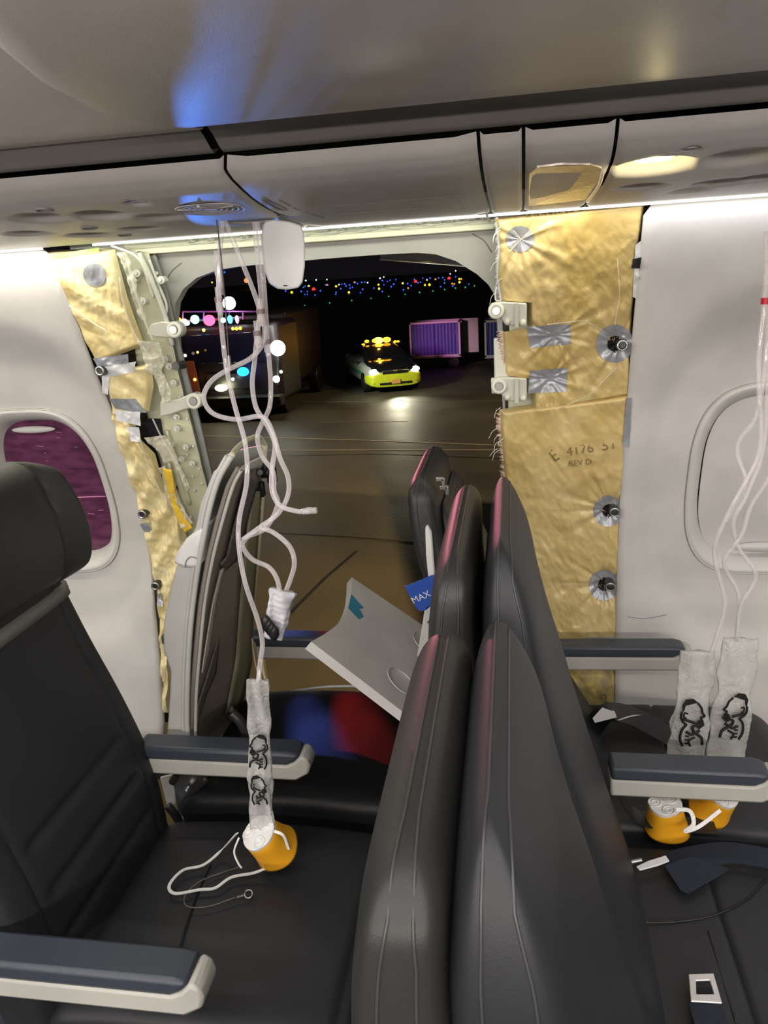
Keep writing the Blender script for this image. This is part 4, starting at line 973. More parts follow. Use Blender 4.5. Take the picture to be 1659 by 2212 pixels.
# ------------------------------------------------------------------ oxygen tubes and masks
def tubeP(name, P, y0, y1, r, parent, m=M_TUBE):
    n = len(P); pts = [PY(a, b, y0+(y1-y0)*i/(n-1)+.006*math.sin(i*1.7)) for i, (a, b) in enumerate(P)]
    return tube(name, pts, r, m, parent, 7, 10)
def connector(a, b, y, parent, band=M_DARKM, L=.022, r=.0062, dx=0):
    p = PY(a, b, y); d = Vector((dx, 0, L)); bm = bmesh.new(); cyl(bm, p+d, p-d, r*.75, 14); cyl(bm, p+d*.3, p-d*.7, r, 14)
    bmobj('connector', bm, M_TUBE, parent); bm = bmesh.new(); cyl(bm, p+d*.25, p-d*.1, r*1.12, 16); bmobj('connector_band', bm, band, parent)
BANDM = mat('band_brown', (.22, .15, .15), .4)
def bag(parent, A, B, wA, wB, th=.012, seed=0, m=M_BAG, n=30, N=40, face=None):
    """crumpled flat film bag from A (top) to B (bottom)"""
    A, B = Vector(A), Vector(B); ax = (B-A).normalized(); side = Vector((1, .12, 0)); side = (side-ax*side.dot(ax)).normalized(); nn = ax.cross(side)
    secs = []
    def fn(p, u, v): return p+nn*(.008*wr(p.x*1.0+seed, p.z+p.y, seed, 22)+.003*math.sin(u*5+p.z*45))+side*.005*noise.noise(Vector((p.z*26, seed+v*2, u)))
    for i in range(N+1):
        t = i/N; w = (wA*(1-t)+wB*t)*(.9+.12*noise.noise(Vector((t*7, seed, 0)))); th_ = th*(.7+.6*abs(noise.noise(Vector((t*9, 4+seed, 0)))))
        secs.append((A.lerp(B, t), side*w/2, nn*th_/2))
    V, Fc = loft(secs, n, .8, fn); return raw('reservoir_bag', V, Fc, m, parent), A, B, side, nn
def face_print(A, B, side, parent, t0, t1, scale, seed=0, flip=1, lift=.014):
    """printed instruction drawing: head with hair, mask and hand, in black line work"""
    ax = (B-A).normalized(); n = side.cross(ax); n = n if n.y < 0 else -n
    c = A.lerp(B, (t0+t1)/2); up = -ax
    def P_(u, v): return c+side*(u*scale*flip)+up*(v*scale)+n*lift
    def stroke(pts, r=.0011, k=6): V, Fc = sweep(crom([P_(*p) for p in pts], k), r*scale/.018, 5); raw('printed_line', V, Fc, M_INK, parent)
    def blob(pts): V = [P_(*p) for p in pts]; V += [v+n*.0006 for v in V]; q = len(pts); raw('printed_shape', V, [tuple(range(q)), tuple(range(q, 2*q))]+[(i, (i+1) % q, (i+1) % q+q, i+q) for i in range(q)], M_INK, parent, smooth=False)
    blob([(-.15, 1.05), (.1, 1.25), (.45, 1.2), (.62, .9), (.6, .5), (.5, .55), (.45, .85), (.15, .95)])
    stroke([(-.15, 1.0), (-.35, .75), (-.42, .5), (-.55, .3), (-.4, .2), (-.42, 0), (-.3, -.2), (0, -.3)])
    stroke([(.6, .5), (.62, .2), (.5, -.05), (.3, -.2)]); stroke([(.3, .4), (.45, .45), (.48, .25), (.35, .15)], .0008)
    blob([(-.5, .1), (-.25, .05), (-.1, -.25), (-.35, -.45), (-.6, -.2)]); stroke([(-.1, -.1), (.2, .0), (.5, .1)], .0013)
    stroke([(0, -.3), (-.1, -.6), (-.5, -.9), (-.6, -1.3)], .0014); stroke([(.3, -.2), (.5, -.5), (.55, -1.0), (.4, -1.4)], .0012)
    stroke([(-.4, -.5), (.0, -.75), (.25, -.6)], .0013); stroke([(-.2, -.9), (.1, -1.1), (.0, -1.4)], .0011)
    for k in range(4): blob([(.1, -.62-.2*k), (.3, -.60-.2*k), (.3, -.70-.2*k), (.1, -.72-.2*k)])
def mask(parent, c, ax, r=.036, h=.055, valves=True, mat_=M_YEL):
    """cup: open end away from ax"""
    c, ax = Vector(c), Vector(ax).normalized(); q = ax.to_track_quat('Z', 'Y').to_matrix(); V, Fc = [], []; n = 48
    prof = [(r*.78, 0), (r*.84, -.004), (r*.88, -h*.3), (r*.95, -h*.6), (r*1.08, -h*.95), (r*1.12, -h), (r*1.08, -h), (r*.9, -h*.6), (r*.8, -h*.25), (r*.7, -.006)]
    for R_, z in prof:
        for j in range(n): a = 2*math.pi*j/n; V.append(c+q @ Vector((R_*math.cos(a)*(1+.10*math.cos(2*a)), R_*math.sin(a), z)))
    for i in range(len(prof)-1):
        for j in range(n): a, b = i*n+j, i*n+(j+1) % n; Fc.append((a, b, b+n, a+n))
    raw('face_cup', V, Fc, mat_, parent)
    bm = bmesh.new(); cyl(bm, c-ax*.006, c+ax*.004, r*.82, 40); vp = bmobj('valve_plate', bm, M_WHITE, parent, bevel=.0015)
    for (u, v, R_) in ((-.40, -.30, .011), (.42, -.30, .010), (.0, .42, .012)):
        V, Fc = ringmesh(c+q @ Vector((u*r, v*r, .004)), R_, .0018, nrm=tuple(ax), n=28); raw('valve_ring', V, Fc, M_WHITE, vp)
        V, Fc = ringmesh(c+q @ Vector((u*r, v*r, .004)), R_*.5, .0014, nrm=tuple(ax), n=20); raw('valve_ring', V, Fc, M_STRW, vp)
# left mask (on the seat)
M1 = thing('oxygen_mask', 'yellow oxygen mask lying on left seat cushion under a long printed bag', 'oxygen mask', tuple(PZ(570, 1860, .485)))
tubeP('oxygen_tube', [(480, 478), (474, 560), (473, 640), (480, 720), (490, 800), (508, 880), (530, 960), (533, 1040), (517, 1120), (516, 1180), (530, 1260), (557, 1340), (567, 1390), (562, 1430), (558, 1475)], 1.27, 1.08, .0042, M1)
connector(473, 590, 1.265, M1, M_TUBE, .035); connector(473, 650, 1.26, M1, BANDM)
cm = PY(562, 1795, 1.07); 
b_, A0, B0, sd, nn_ = bag(M1, PY(557, 1468, 1.08), PY(566, 1790, 1.07), .040, .046, seed=2)
face_print(A0, B0, sd, b_, .30, .56, .025, flip=1); face_print(A0, B0, sd, b_, .58, .80, .022, flip=-1)
mask(M1, PY(560, 1800, 1.06), (-.30, -.40, .80), .038, .060)
strap('elastic_strap', [PY(512, 1800, 1.04), PZ(480, 1835, .515), PZ(440, 1868, .506), PZ(395, 1880, .503), PZ(366, 1912, .501), PZ(378, 1930, .501), PZ(430, 1922, .502), PZ(465, 1918, .503), PZ(500, 1895, .505), PZ(550, 1885, .51), PZ(590, 1868, .52)], .0055, .0016, M_STRW, M1)
strap('elastic_band', [PY(592, 1795, 1.05), PY(612, 1805, 1.05), PY(624, 1835, 1.06)], .005, .0016, M_STRW, M1, up=(0, -1, .4))
tube('lanyard', [PY(516, 1810, 1.03), PY(506, 1840, 1.03), PY(515, 1865, 1.03), PY(522, 1875, 1.03)], .0018, M_STRW, M1)
tube('lanyard', [PY(520, 1872, 1.03), PZ(480, 1885, .502), PZ(430, 1905, .501), PZ(400, 1935, .500), PZ(405, 1958, .500), PZ(450, 1958, .501), PZ(510, 1938, .502)], .0011, mat('grey_cord', (.13, .13, .12), .5), M1)
V, Fc = ringmesh(PZ(537, 1931, .505), .0065, .0014, nrm=(.2, -.5, .8), n=24); raw('lanyard_ring', V, Fc, M_STEEL, M1)
bm = bmesh.new(); cyl(bm, PZ(512, 1938, .502), PZ(530, 1933, .503), .002, 8); bmobj('lanyard_crimp', bm, M_STEEL, M1)
# tangled tubes with the small crumpled bag
M2 = thing('oxygen_mask', 'small crumpled clear oxygen bag dangling on looped tubes in the doorway', 'oxygen mask', tuple(PY(600, 1330, 1.15)))
tubeP('oxygen_tube', [(486, 478), (518, 555), (548, 630), (564, 680), (572, 712), (566, 745), (540, 775), (490, 800), (455, 825), (440, 860), (460, 893), (510, 906), (565, 900), (587, 930), (605, 990), (622, 1030), (622, 1070), (600, 1110), (560, 1140), (525, 1165)], 1.28, 1.17, .0042, M2)
connector(563, 675, 1.25, M2, BANDM)
tubeP('oxygen_tube', [(556, 480), (568, 590), (575, 690), (580, 760), (585, 830), (582, 880), (566, 915), (556, 945), (566, 985), (590, 1020), (592, 1060), (600, 1090), (575, 1140), (535, 1160), (524, 1180), (545, 1208), (580, 1225), (598, 1250), (606, 1285)], 1.30, 1.15, .0042, M2)
connector(577, 740, 1.27, M2, BANDM)
tubeP('oxygen_tube', [(560, 1140), (590, 1150), (625, 1180), (636, 1215), (628, 1250), (612, 1290)], 1.17, 1.15, .0042, M2)
bag(M2, PY(612, 1275, 1.15), PY(590, 1375, 1.15), .048, .035, .02, seed=5, m=mat('crumpled_white', (.62, .61, .66), .4, bump=.4, bscale=40))
bm = bmesh.new(); p = PY(574, 1345, 1.13); 
for k in range(4): sph(bm, p+Vector((.004*k, 0, -.006*k)), .012, 10, (.8, .6, 1.2))
bmobj('dark_valve', bm, M_BLACK, M2)
M3 = thing('oxygen_tube', 'loose clear oxygen tube with open nozzle end, dangling right of the torn seat', 'tube', tuple(PY(552, 480, 1.3)))
tubeP('hose', [(550, 480), (556, 560), (564, 640), (560, 690), (556, 720), (550, 780), (545, 830), (553, 880), (575, 915), (594, 960), (588, 1010), (588, 1060), (605, 1092), (640, 1104), (668, 1105)], 1.31, 1.15, .0042, M3)
connector(556, 722, 1.25, M3, BANDM)
tube('nozzle', [PY(655, 1105, 1.15), PY(663, 1104, 1.15), PY(668, 1102, 1.15), PY(676, 1103, 1.15), PY(684, 1102, 1.15)], [.003, .0035, .0055, .0058, .0045]*1+[.0045]*0 if False else .0055, M_BAG, M3, 4)
M4 = thing('lanyard_cord', 'thin dark cord hanging from the service panel beside the left tube', 'cord', tuple(PY(470, 475, 1.28)))
V, Fc = sweep(crom([PY(a, b, 1.26) for a, b in ((468, 475), (478, 560), (486, 650), (492, 740), (497, 810))], 6), .0012, 6); raw('cord', V, Fc, mat('cord_dark', (.10, .09, .09), .5), M4)
bm = bmesh.new(); cyl(bm, PY(494, 768, 1.26), PY(497, 800, 1.26), .003, 10); bmobj('cord_pin', bm, M_STEEL, M4)

# right masks
def rmask(label, tubes, bagA, bagB, w, cup, ax, seed, yy, flip=1, red=False):
    r_ = thing('oxygen_mask', label, 'oxygen mask', tuple(PY(*cup, 1.3)))
    for P_ in tubes: tubeP('oxygen_tube', P_, yy-.02, yy, .0038, r_)
    b_, A0, B0, sd, nn_ = bag(r_, PY(*bagA, yy), PY(*bagB, yy-.02), w*.85, w, .014, seed)
    face_print(A0, B0, sd, b_, .30, .66, .037, flip=flip)
    mask(r_, PZ(*cup, .54), ax, .036, .055); return r_
R1 = rmask('yellow oxygen mask under the right armrest, its bag the left of two', [[(1655, 500), (1653, 640), (1640, 760), (1640, 860), (1644, 900), (1637, 986), (1581, 1094), (1547, 1169), (1546, 1217), (1566, 1303), (1547, 1378), (1525, 1440)]], (1508, 1405), (1474, 1700), .082, (1437, 1738), (-.1, -.1, .95), 11, 1.36, -1)
R2 = rmask('yellow oxygen mask under the right armrest, its bag the right of two', [[(1657, 520), (1656, 700), (1652, 800), (1633, 900), (1598, 950), (1594, 985), (1611, 1038), (1600, 1080), (1566, 1130)], [(1659, 560), (1654, 930), (1615, 1064), (1585, 1124), (1596, 1184), (1633, 1243), (1600, 1310), (1592, 1385)], [(1664, 1030), (1622, 1094), (1603, 1154), (1566, 1206), (1570, 1236), (1596, 1288), (1590, 1385)]], (1600, 1378), (1558, 1700), .086, (1560, 1715), (.3, -.3, .9), 14, 1.40, 1)
p = PY(1653, 650, 1.34); bm = bmesh.new(); cyl(bm, p+Vector((0, 0, .005)), p-Vector((0, 0, .005)), .0065, 16); bmobj('red_band', bm, mat('red_band', (.6, .01, .03), .4), R1)
bm = bmesh.new(); cyl(bm, p+Vector((0, 0, .025)), p-Vector((0, 0, .025)), .0055, 16); bmobj('connector', bm, M_TUBE, R1)
strap('elastic_strap', [PY(1460, 1748, 1.2), PY(1490, 1752, 1.2), PY(1498, 1780, 1.19), PY(1480, 1795, 1.19), PY(1510, 1785, 1.2), PY(1556, 1750, 1.22)], .007, .0018, M_STRW, R1, up=(0, -1, .3))
tube('strap_loop', [PY(1338, 1662, 1.28), PY(1345, 1650, 1.28), PY(1358, 1648, 1.28), PY(1368, 1658, 1.28)], .0022, M_STRW, R1)

# ------------------------------------------------------------------ seat belts and loose things on the right seats
SB1 = thing('seat_belt', 'navy seat belt with open silver buckle tongue lying on bottom right cushion', 'seat belt', tuple(PZ(1530, 2190, .485)))
c = [PZ(a, b, .506) for a, b in ((1486, 2108), (1540, 2106), (1546, 2120), (1560, 2162), (1558, 2172), (1548, 2160), (1502, 2158), (1492, 2166), (1494, 2150))]
def flatloop(out, inn, th, m, nm, par):
    n = len(out); V = [p for p in out]+[p for p in inn]+[p+Vector((0, 0, th)) for p in out]+[p+Vector((0, 0, th)) for p in inn]; Fc = []
    for i in range(n):
        j = (i+1) % n; Fc += [(i, j, n+j, n+i), (2*n+i, 3*n+i, 3*n+j, 2*n+j), (i, 2*n+i, 2*n+j, j), (n+i, n+j, 3*n+j, 3*n+i)]
    o = raw(nm, V, Fc, m, par, smooth=False); md = o.modifiers.new('b', 'BEVEL'); md.width = .001; return o
flatloop([PZ(a, b, .506) for a, b in ((1487, 2107), (1541, 2105), (1560, 2170), (1492, 2166))], [PZ(a, b, .506) for a, b in ((1503, 2121), (1533, 2120), (1542, 2150), (1504, 2150))], .003, mat('buckle_silver', (.62, .60, .60), .35, metal=.35), 'buckle_tongue', SB1)
strap('webbing', [PZ(1524, 2158, .505), PZ(1528, 2185, .505), PZ(1540, 2225, .505), PZ(1560, 2290, .503)], .044, .002, M_NAVY, SB1)
SB2 = thing('seat_belt', 'dark seat belt with white tag draped on the window cushion at right', 'seat belt', tuple(PZ(1400, 1570, .5)))
strap('webbing', [PZ(1275, 1580, .49), PZ(1310, 1540, .54), PZ(1360, 1545, .54), PZ(1420, 1575, .52), PZ(1480, 1610, .50)], .045, .002, M_BLACK, SB2, up=(0, -.6, 1))
strap('webbing', [PZ(1345, 1535, .535), PZ(1420, 1548, .53), PZ(1500, 1552, .515), PZ(1600, 1560, .505)], .035, .002, M_BLACK, SB2, up=(0, -.3, 1))
prism_obj('white_tag', [PZ(a, b, .545) for a, b in ((1322, 1520), (1332, 1550), (1285, 1562), (1280, 1552), (1300, 1530))], (0, 0, .001), M_TAPEW, SB2, bevel=0)
strap('strap_edge', [PZ(1335, 1555, .535), PZ(1365, 1546, .54), PZ(1390, 1542, .54)], .006, .001, M_TAPEW, SB2)
SB3 = thing('seat_belt', 'dark navy seat belt crossing between the two right cushions with pale loose end', 'seat belt', tuple(PZ(1500, 1880, .49)))
strap('webbing', [PZ(1440, 1868, .50), PZ(1500, 1852, .508), PZ(1580, 1842, .51), PZ(1680, 1858, .505)], .05, .002, M_NAVY, SB3)
prism_obj('folded_webbing', [PZ(a, b, z) for a, b, z in ((1435, 1872, .509), (1490, 1850, .509), (1560, 1872, .508), (1576, 1880, .505), (1486, 1932, .503), (1470, 1925, .503))], (0, 0, .002), M_NAVY, SB3, bevel=.0005)
prism_obj('pale_tab', [PZ(a, b, .51) for a, b in ((1374, 1874), (1400, 1862), (1438, 1850), (1446, 1862), (1420, 1872), (1382, 1882))], (0, 0, .003), M_TAPEW, SB3, bevel=.001)
bm = bmesh.new(); cyl(bm, PZ(1345, 1866, .51), PZ(1385, 1858, .51), .004, 10); bmobj('buckle_bar', bm, M_STEEL, SB3)
# seat A cushion edge fringe: belt at the torn seat
SB4 = thing('seat_belt', 'black seat belt strap beside the far right cushion, under the armrest', 'seat belt', (.2, 1.30, .45))
strap('webbing', [Vector((.17, 1.27, .60)), Vector((.20, 1.26, .53)), Vector((.24, 1.255, .50)), Vector((.36, 1.25, .495))], .045, .003, M_BLACK, SB4, up=(1, 0, .6))
# seams on the near leather
def surfseam(root, ob, P, r=.0018):
    pass
# cushion underside front (window seat right)
# ------------------------------------------------------------------ outdoors
GZ = -2.75
def asphalt():
    m = bpy.data.materials.new('asphalt'); m.use_nodes = True; nt = m.node_tree; b = nt.nodes['Principled BSDF']
    tc = nt.nodes.new('ShaderNodeTexCoord'); n = nt.nodes.new('ShaderNodeTexNoise'); n.inputs['Scale'].default_value = .35; n.inputs['Detail'].default_value = 9; nt.links.new(tc.outputs['Object'], n.inputs[0])
    r = nt.nodes.new('ShaderNodeValToRGB'); r.color_ramp.elements[0].color = (.034, .028, .018, 1); r.color_ramp.elements[1].color = (.075, .062, .040, 1); r.color_ramp.elements[0].position = .3; r.color_ramp.elements[1].position = .7
    nt.links.new(n.outputs['Fac'], r.inputs[0]); nt.links.new(r.outputs[0], b.inputs['Base Color'])
    n2 = nt.nodes.new('ShaderNodeTexNoise'); n2.inputs['Scale'].default_value = 14; n2.inputs['Detail'].default_value = 6; nt.links.new(tc.outputs['Object'], n2.inputs[0])
    bp = nt.nodes.new('ShaderNodeBump'); bp.inputs['Strength'].default_value = .35; bp.inputs['Distance'].default_value = .015; nt.links.new(n2.outputs['Fac'], bp.inputs['Height']); nt.links.new(bp.outputs[0], b.inputs['Normal'])
    r3 = nt.nodes.new('ShaderNodeMapRange'); r3.inputs[3].default_value = .42; r3.inputs[4].default_value = .75; nt.links.new(n.outputs['Fac'], r3.inputs[0]); nt.links.new(r3.outputs[0], b.inputs['Roughness'])
    return m
gr = struct(raw('tarmac', [(-1500, 2.2, GZ), (1500, 2.2, GZ), (1500, 3000, GZ), (-1500, 3000, GZ)], [(0, 1, 2, 3)], asphalt(), smooth=False))
PAINT = mat('road_paint', (.42, .36, .25), .6); TAR = mat('tar_joint', (.004, .004, .004), .5)
def gline(P, w, m, z=GZ+.004):
    p = [PZ(a, b, z) for a, b in P]; V, Fc = sweep(p, 0, flat=(w, .004)); o = raw('painted_line', V, Fc, m, gr, smooth=False); return o
gline([(440, 941), (760, 950), (1085, 962)], .07, PAINT); gline([(440, 973), (760, 972), (1085, 972)], .06, PAINT)
gline([(560, 868), (900, 868), (1085, 866)], .08, mat('paint_faint', (.13, .12, .09), .6)); gline([(690, 912), (880, 910)], .07, mat('paint_faint2', (.20, .18, .12), .6))
gline([(690, 722), (800, 690), (900, 672), (1060, 650)], .30, mat('paint_far', (.10, .095, .085), .6))
gline([(600, 1355), (640, 1310), (700, 1250), (770, 1190)], .05, TAR); gline([(590, 1150), (760, 1160), (920, 1172)], .03, TAR); gline([(590, 985), (840, 980), (1080, 990)], .03, TAR)
# distant airfield lights
ORD = ['leftmost', 'second from left', 'third from left', 'fourth from left', 'fifth from left', 'sixth from left', 'sixth from right', 'fifth from right', 'fourth from right', 'third from right', 'second from right', 'rightmost']
def farlight(a, b, dist, r, col, kind, lab, grp):
    # r in pixels of apparent radius; the lamp stands on the ground where its sight line meets it, or on a mast
    d = ray(a, b); d = d/d.y; mast = True
    if d.z < -.0045: t = (ZC-GZ-.4)/(-d.z); dist = min(t, 600); mast = t > 600
    else: dist = 600
    p = CP+d*dist; r = r*dist/F
    o = bpy.data.objects.new('airfield_light', far_me[kind]); COL.objects.link(o); o.location = p; o.scale = (r, r, r)
    h = p.z-GZ
    q = bpy.data.objects.new('lamp_post', post_me); COL.objects.link(q); q.parent = o; q.location = (0, 0, 0); q.scale = (.06/r, .06/r, h/r)
    tag(o, lab, 'light', grp)
bm = bmesh.new(); cyl(bm, (0, 0, 0), (0, 0, -1), 1, 6); post_me = bpy.data.meshes.new('lamp_post'); bm.to_mesh(post_me); bm.free(); post_me.materials.append(M_BLACK)
far_me = {}
for kind, colr, s in (('blue', (.03, .11, 1), .8), ('green', (.02, .8, .25), .30), ('yellow', (1, .85, .03), .55), ('white', (1, .95, .85), .6), ('red', (1, .02, .02), 1.0), ('orange', (1, .35, .08), .45)):
    bm = bmesh.new(); sph(bm, (0, 0, 0), 1, 10)
    me = bpy.data.meshes.new('lamp_'+kind); bm.to_mesh(me); bm.free(); me.materials.append(emis('glow_'+kind, colr, s)); far_me[kind] = me
G5 = dict(sc=510/1659)
def z5(x, y): return 600+x*G5['sc'], 540+y*G5['sc']
blue = [(55, 288), (165, 291), (190, 312), (208, 292), (208, 312), (262, 316), (300, 286), (337, 246), (407, 312), (410, 298), (443, 272), (508, 268), (525, 262), (505, 246), (581, 300), (597, 276), (560, 236), (590, 228), (610, 226), (676, 268), (735, 292), (745, 244), (797, 258), (815, 240), (883, 280), (912, 236), (937, 250), (985, 230), (1003, 226), (1070, 198), (1145, 258), (1172, 232), (1172, 210), (1230, 252), (1250, 188), (1343, 240), (1020, 198), (960, 206), (790, 212), (770, 222), (735, 215), (830, 208), (450, 240), (470, 238), (180, 262), (192, 255), (480, 252), (545, 228), (1130, 196), (1160, 194)]
green = [(190, 390), (365, 372), (519, 355), (655, 340), (780, 326), (895, 312), (997, 298), (1090, 288), (1173, 278), (1248, 268), (1318, 262), (1382, 252)]
yel = [(98, 298), (218, 254), (410, 256), (500, 298), (708, 244), (712, 272), (878, 234), (1034, 246), (1066, 244), (1277, 226), (1276, 204)]
white = [(197, 215), (270, 210), (345, 208), (719, 198), (745, 190), (631, 230), (1048, 210), (1250, 146), (1212, 168), (430, 244)]
red = [(252, 278), (140/1, 130)] ; red = [(252, 276), (968, 222), (1204, 200)]
ora = [(540, 228), (348, 246), (916, 268), (1240, 238), (1225, 236), (1108, 206), (1290, 204)]
for L_, kind, r, dist, nm in ((blue, 'blue', 1.45, 250, 'blue taxiway light far across the dark airfield'), (green, 'green', 1.5, 190, 'green light in the slanting row across the airfield'), (yel, 'yellow', 2.4, 250, 'yellow light among the distant airfield lights'), (white, 'white', 1.6, 300, 'white lamp on the far airfield horizon'), (red, 'red', 3.4, 250, 'red light glowing among the distant airfield lights'), (ora, 'orange', 1.8, 260, 'orange light among the distant airfield lights')):
    for i, (x, y) in enumerate(sorted(L_)):
        a, b = z5(x, y); lab = nm
        if kind != 'blue':
            n_ = len(L_); w_ = ['leftmost', 'second from left', 'third from left', 'fourth from left', 'fifth from left', 'sixth from left'][i] if i < (n_+1)//2 else ['rightmost', 'second from right', 'third from right', 'fourth from right', 'fifth from right', 'sixth from right'][n_-1-i]
            lab = nm+', '+w_
        farlight(a, b, dist, r*random.uniform(.85, 1.15), None, kind, lab, kind+' airfield lights')
for (a, b, kind, r) in ((458, 610, 'yellow', 1.8), (532, 606, 'orange', 5), (618, 608, 'white', 1.8), (485, 588, 'blue', 2)): farlight(a, b, 200, r, None, kind, kind+' far lamp at upper left above the emergency truck', kind+' lamps above the truck')
# grey terminal band of tiny lights
# wing
pw = [PY(1100, 600, 6.0), PY(1040, 579, 9.0), PY(820, 557, 17.0), PY(815, 562, 17.4), PY(900, 572, 14), PY(1100, 640, 9)]
WG = thing('aircraft_wing', 'dark wing with thin pale glint along its trailing edge above the airfield lights', 'wing', tuple(PY(1060, 590, 8)))
V_ = [PY(1110, 592, 6.5), PY(1044, 577, 8.0), PY(930, 567, 12.0), PY(822, 560, 18.0), PY(822, 562, 18.5), Vector((2.5, 17, 1.9)), Vector((9, 2.3, 1.3)), Vector((4, 2.3, 1.3))]
prism_obj('wing_panel', V_, (0, 0, .10), mat('wing_dark', (.03, .028, .03), .45), WG, bevel=0)
V, Fc = sweep(crom([v-Vector((0, .01, .0)) for v in V_[:4]], 5), .02, 6); raw('trailing_edge_glint', V, Fc, mat('wing_edge_glint', (.75, .68, .5), .3), WG)  # light reflected along the edge, put in as a pale-coloured tube

def lamp(name, parent, p, r, col, s, sc=(1, 1, 1), key=None):
    bm = bmesh.new(); sph(bm, p, r, 14, sc); return bmobj(name, bm, emis(key or ('lamp_%s_%g' % (str(col), s)), col, s), parent)
# amber-beacon car ----------------------------------------------------------
CAR = thing('car', 'yellow and white airport sedan with lit amber roof beacons and headlights', 'car', (0, 0, 0))
carM = Matrix.Translation(PZ(826, 846, GZ)+Vector((-.25, 1.7, 0))) @ Matrix.Rotation(math.radians(22), 4, 'Z') @ Matrix.Scale(1.13, 4)
# local: +y away from viewer, front at y=-0.9..
cw = .93
def cloft(name, secs, m, e=.5, n=36):
    V, Fc = loft(secs, n, e); V = [carM @ v for v in V]; o = raw(name, V, Fc, m, CAR); shade(o.data); return o
CARY = mat('car_yellow', (.60, .62, .03), .3, coat=.5); CARW = mat('car_white', (.45, .45, .40), .3, coat=.5); CARB = mat('car_black', (.008, .008, .010), .12)
# hull along y (front = -2.3 .. rear 2.5)
hull = [(-1.95, .52, .78, .20), (-1.90, .52, .84, .30), (-1.7, .55, .90, .36), (-.8, .60, .93, .38), (.4, .60, .93, .38), (1.8, .62, .92, .40), (2.6, .64, .88, .38), (2.75, .62, .80, .30)]
cloft('car_body', [((0, y, z), (w, 0, 0), (0, 0, h)) for y, z, w, h in hull], CARW, .45)
cloft('front_bumper', [((0, y, z), (w, 0, 0), (0, 0, h)) for y, z, w, h in ((-2.04, .44, .70, .14), (-2.02, .44, .80, .22), (-1.93, .45, .88, .25), (-1.5, .47, .945, .22))], CARY, .45)
cloft('hood', [((0, y, z), (w, 0, 0), (0, 0, h)) for y, z, w, h in ((-1.98, .76, .66, .05), (-1.8, .82, .76, .09), (-1.2, .92, .80, .08), (-.75, .97, .80, .08))], CARB, .6)
cloft('roof', [((0, y, z), (w, 0, 0), (0, 0, h)) for y, z, w, h in ((-.85, .98, .80, .03), (-.4, 1.12, .74, .16), (.05, 1.22, .66, .22), (.8, 1.24, .66, .23), (1.5, 1.18, .68, .2), (2.1, 1.0, .74, .06))], CARB, .45)
def cbox(nm, c, s, m, bev=.01, M=None):
    bm = bmesh.new(); box(bm, Vector(c), s); bmesh.ops.transform(bm, matrix=carM, verts=bm.verts); return bmobj(nm, bm, m, CAR, bevel=bev)
cbox('grille', (0, -2.01, .70), (.86, .06, .13), M_BLACK); cbox('grille_bar', (0, -2.045, .74), (.9, .02, .025), M_STEEL); cbox('lower_grille', (0, -2.03, .33), (1.1, .06, .07), M_BLACK)
cbox('licence_plate', (0, -2.07, .38), (.30, .02, .15), mat('plate_orange', (.65, .33, .10), .5)); 
cbox('emblem', (0, -2.06, .74), (.14, .02, .05), mat('gold', (.8, .6, .15), .3, metal=.8)); cbox('side_stripe', (-.94, .2, .62), (.015, 2.4, .12), mat('car_green', (.05, .25, .12), .4))
for s in (-1, 1):
    bm = bmesh.new(); sph(bm, (s*.70, -1.93, .73), .15, 14, (1.05, .5, .62)); bmesh.ops.transform(bm, matrix=carM, verts=bm.verts); bmobj('headlight', bm, emis('car_headlight', (1, .97, .8), 5), CAR)
    cbox('side_mirror', (s*1.02, -.45, .98), (.18, .10, .12), M_BLACK); bm = bmesh.new(); sph(bm, (s*.72, -1.99, .36), .05, 10); bmesh.ops.transform(bm, matrix=carM, verts=bm.verts); bmobj('fog_lamp', bm, M_STEEL, CAR)
    for y in (-1.15, 1.75):
        bm = bmesh.new(); cyl(bm, (s*.95, y, .33), (s*.72, y, .33), .33, 24); cyl(bm, (s*.965, y, .33), (s*.9, y, .33), .18, 16); bmesh.ops.transform(bm, matrix=carM, verts=bm.verts); bmobj('wheel', bm, M_BLACK, CAR, bevel=.02)
cbox('beacon_bar', (0, .4, 1.49), (1.2, .25, .05), M_BLACK)
for x, r, s_ in ((-.55, .05, 1.5), (-.42, .07, 2), (-.12, .10, 1.3), (.0, .15, 8), (.30, .13, 2.2), (.60, .06, 1.2), (.72, .05, .9)):
    bm = bmesh.new(); sph(bm, (x, .3, 1.56 if abs(x) < .5 else 1.47), r, 12, (1.2, 1, .75)); bmesh.ops.transform(bm, matrix=carM, verts=bm.verts); bmobj('beacon_lamp', bm, emis('amber%g' % s_, (1, .42, .02), s_), CAR)
light('car_beacon_light', 'POINT', carM @ Vector((0, .1, 1.8)), (0, 0, 0), 9, (1, .5, .05), .05)
light('car_head_light', 'SPOT', carM @ Vector((0, -2.2, .7)), carM @ Vector((0, -9, .0)), 160, (1, .95, .7), .1, spot_size=1.4, spot_blend=1)
light('car_fill_from_truck', 'SPOT', (-7.6, 22.9, .6), tuple(carM @ Vector((0, -2, .6))), 900, (.9, 1, .8), .2, spot_size=.9, spot_blend=1)
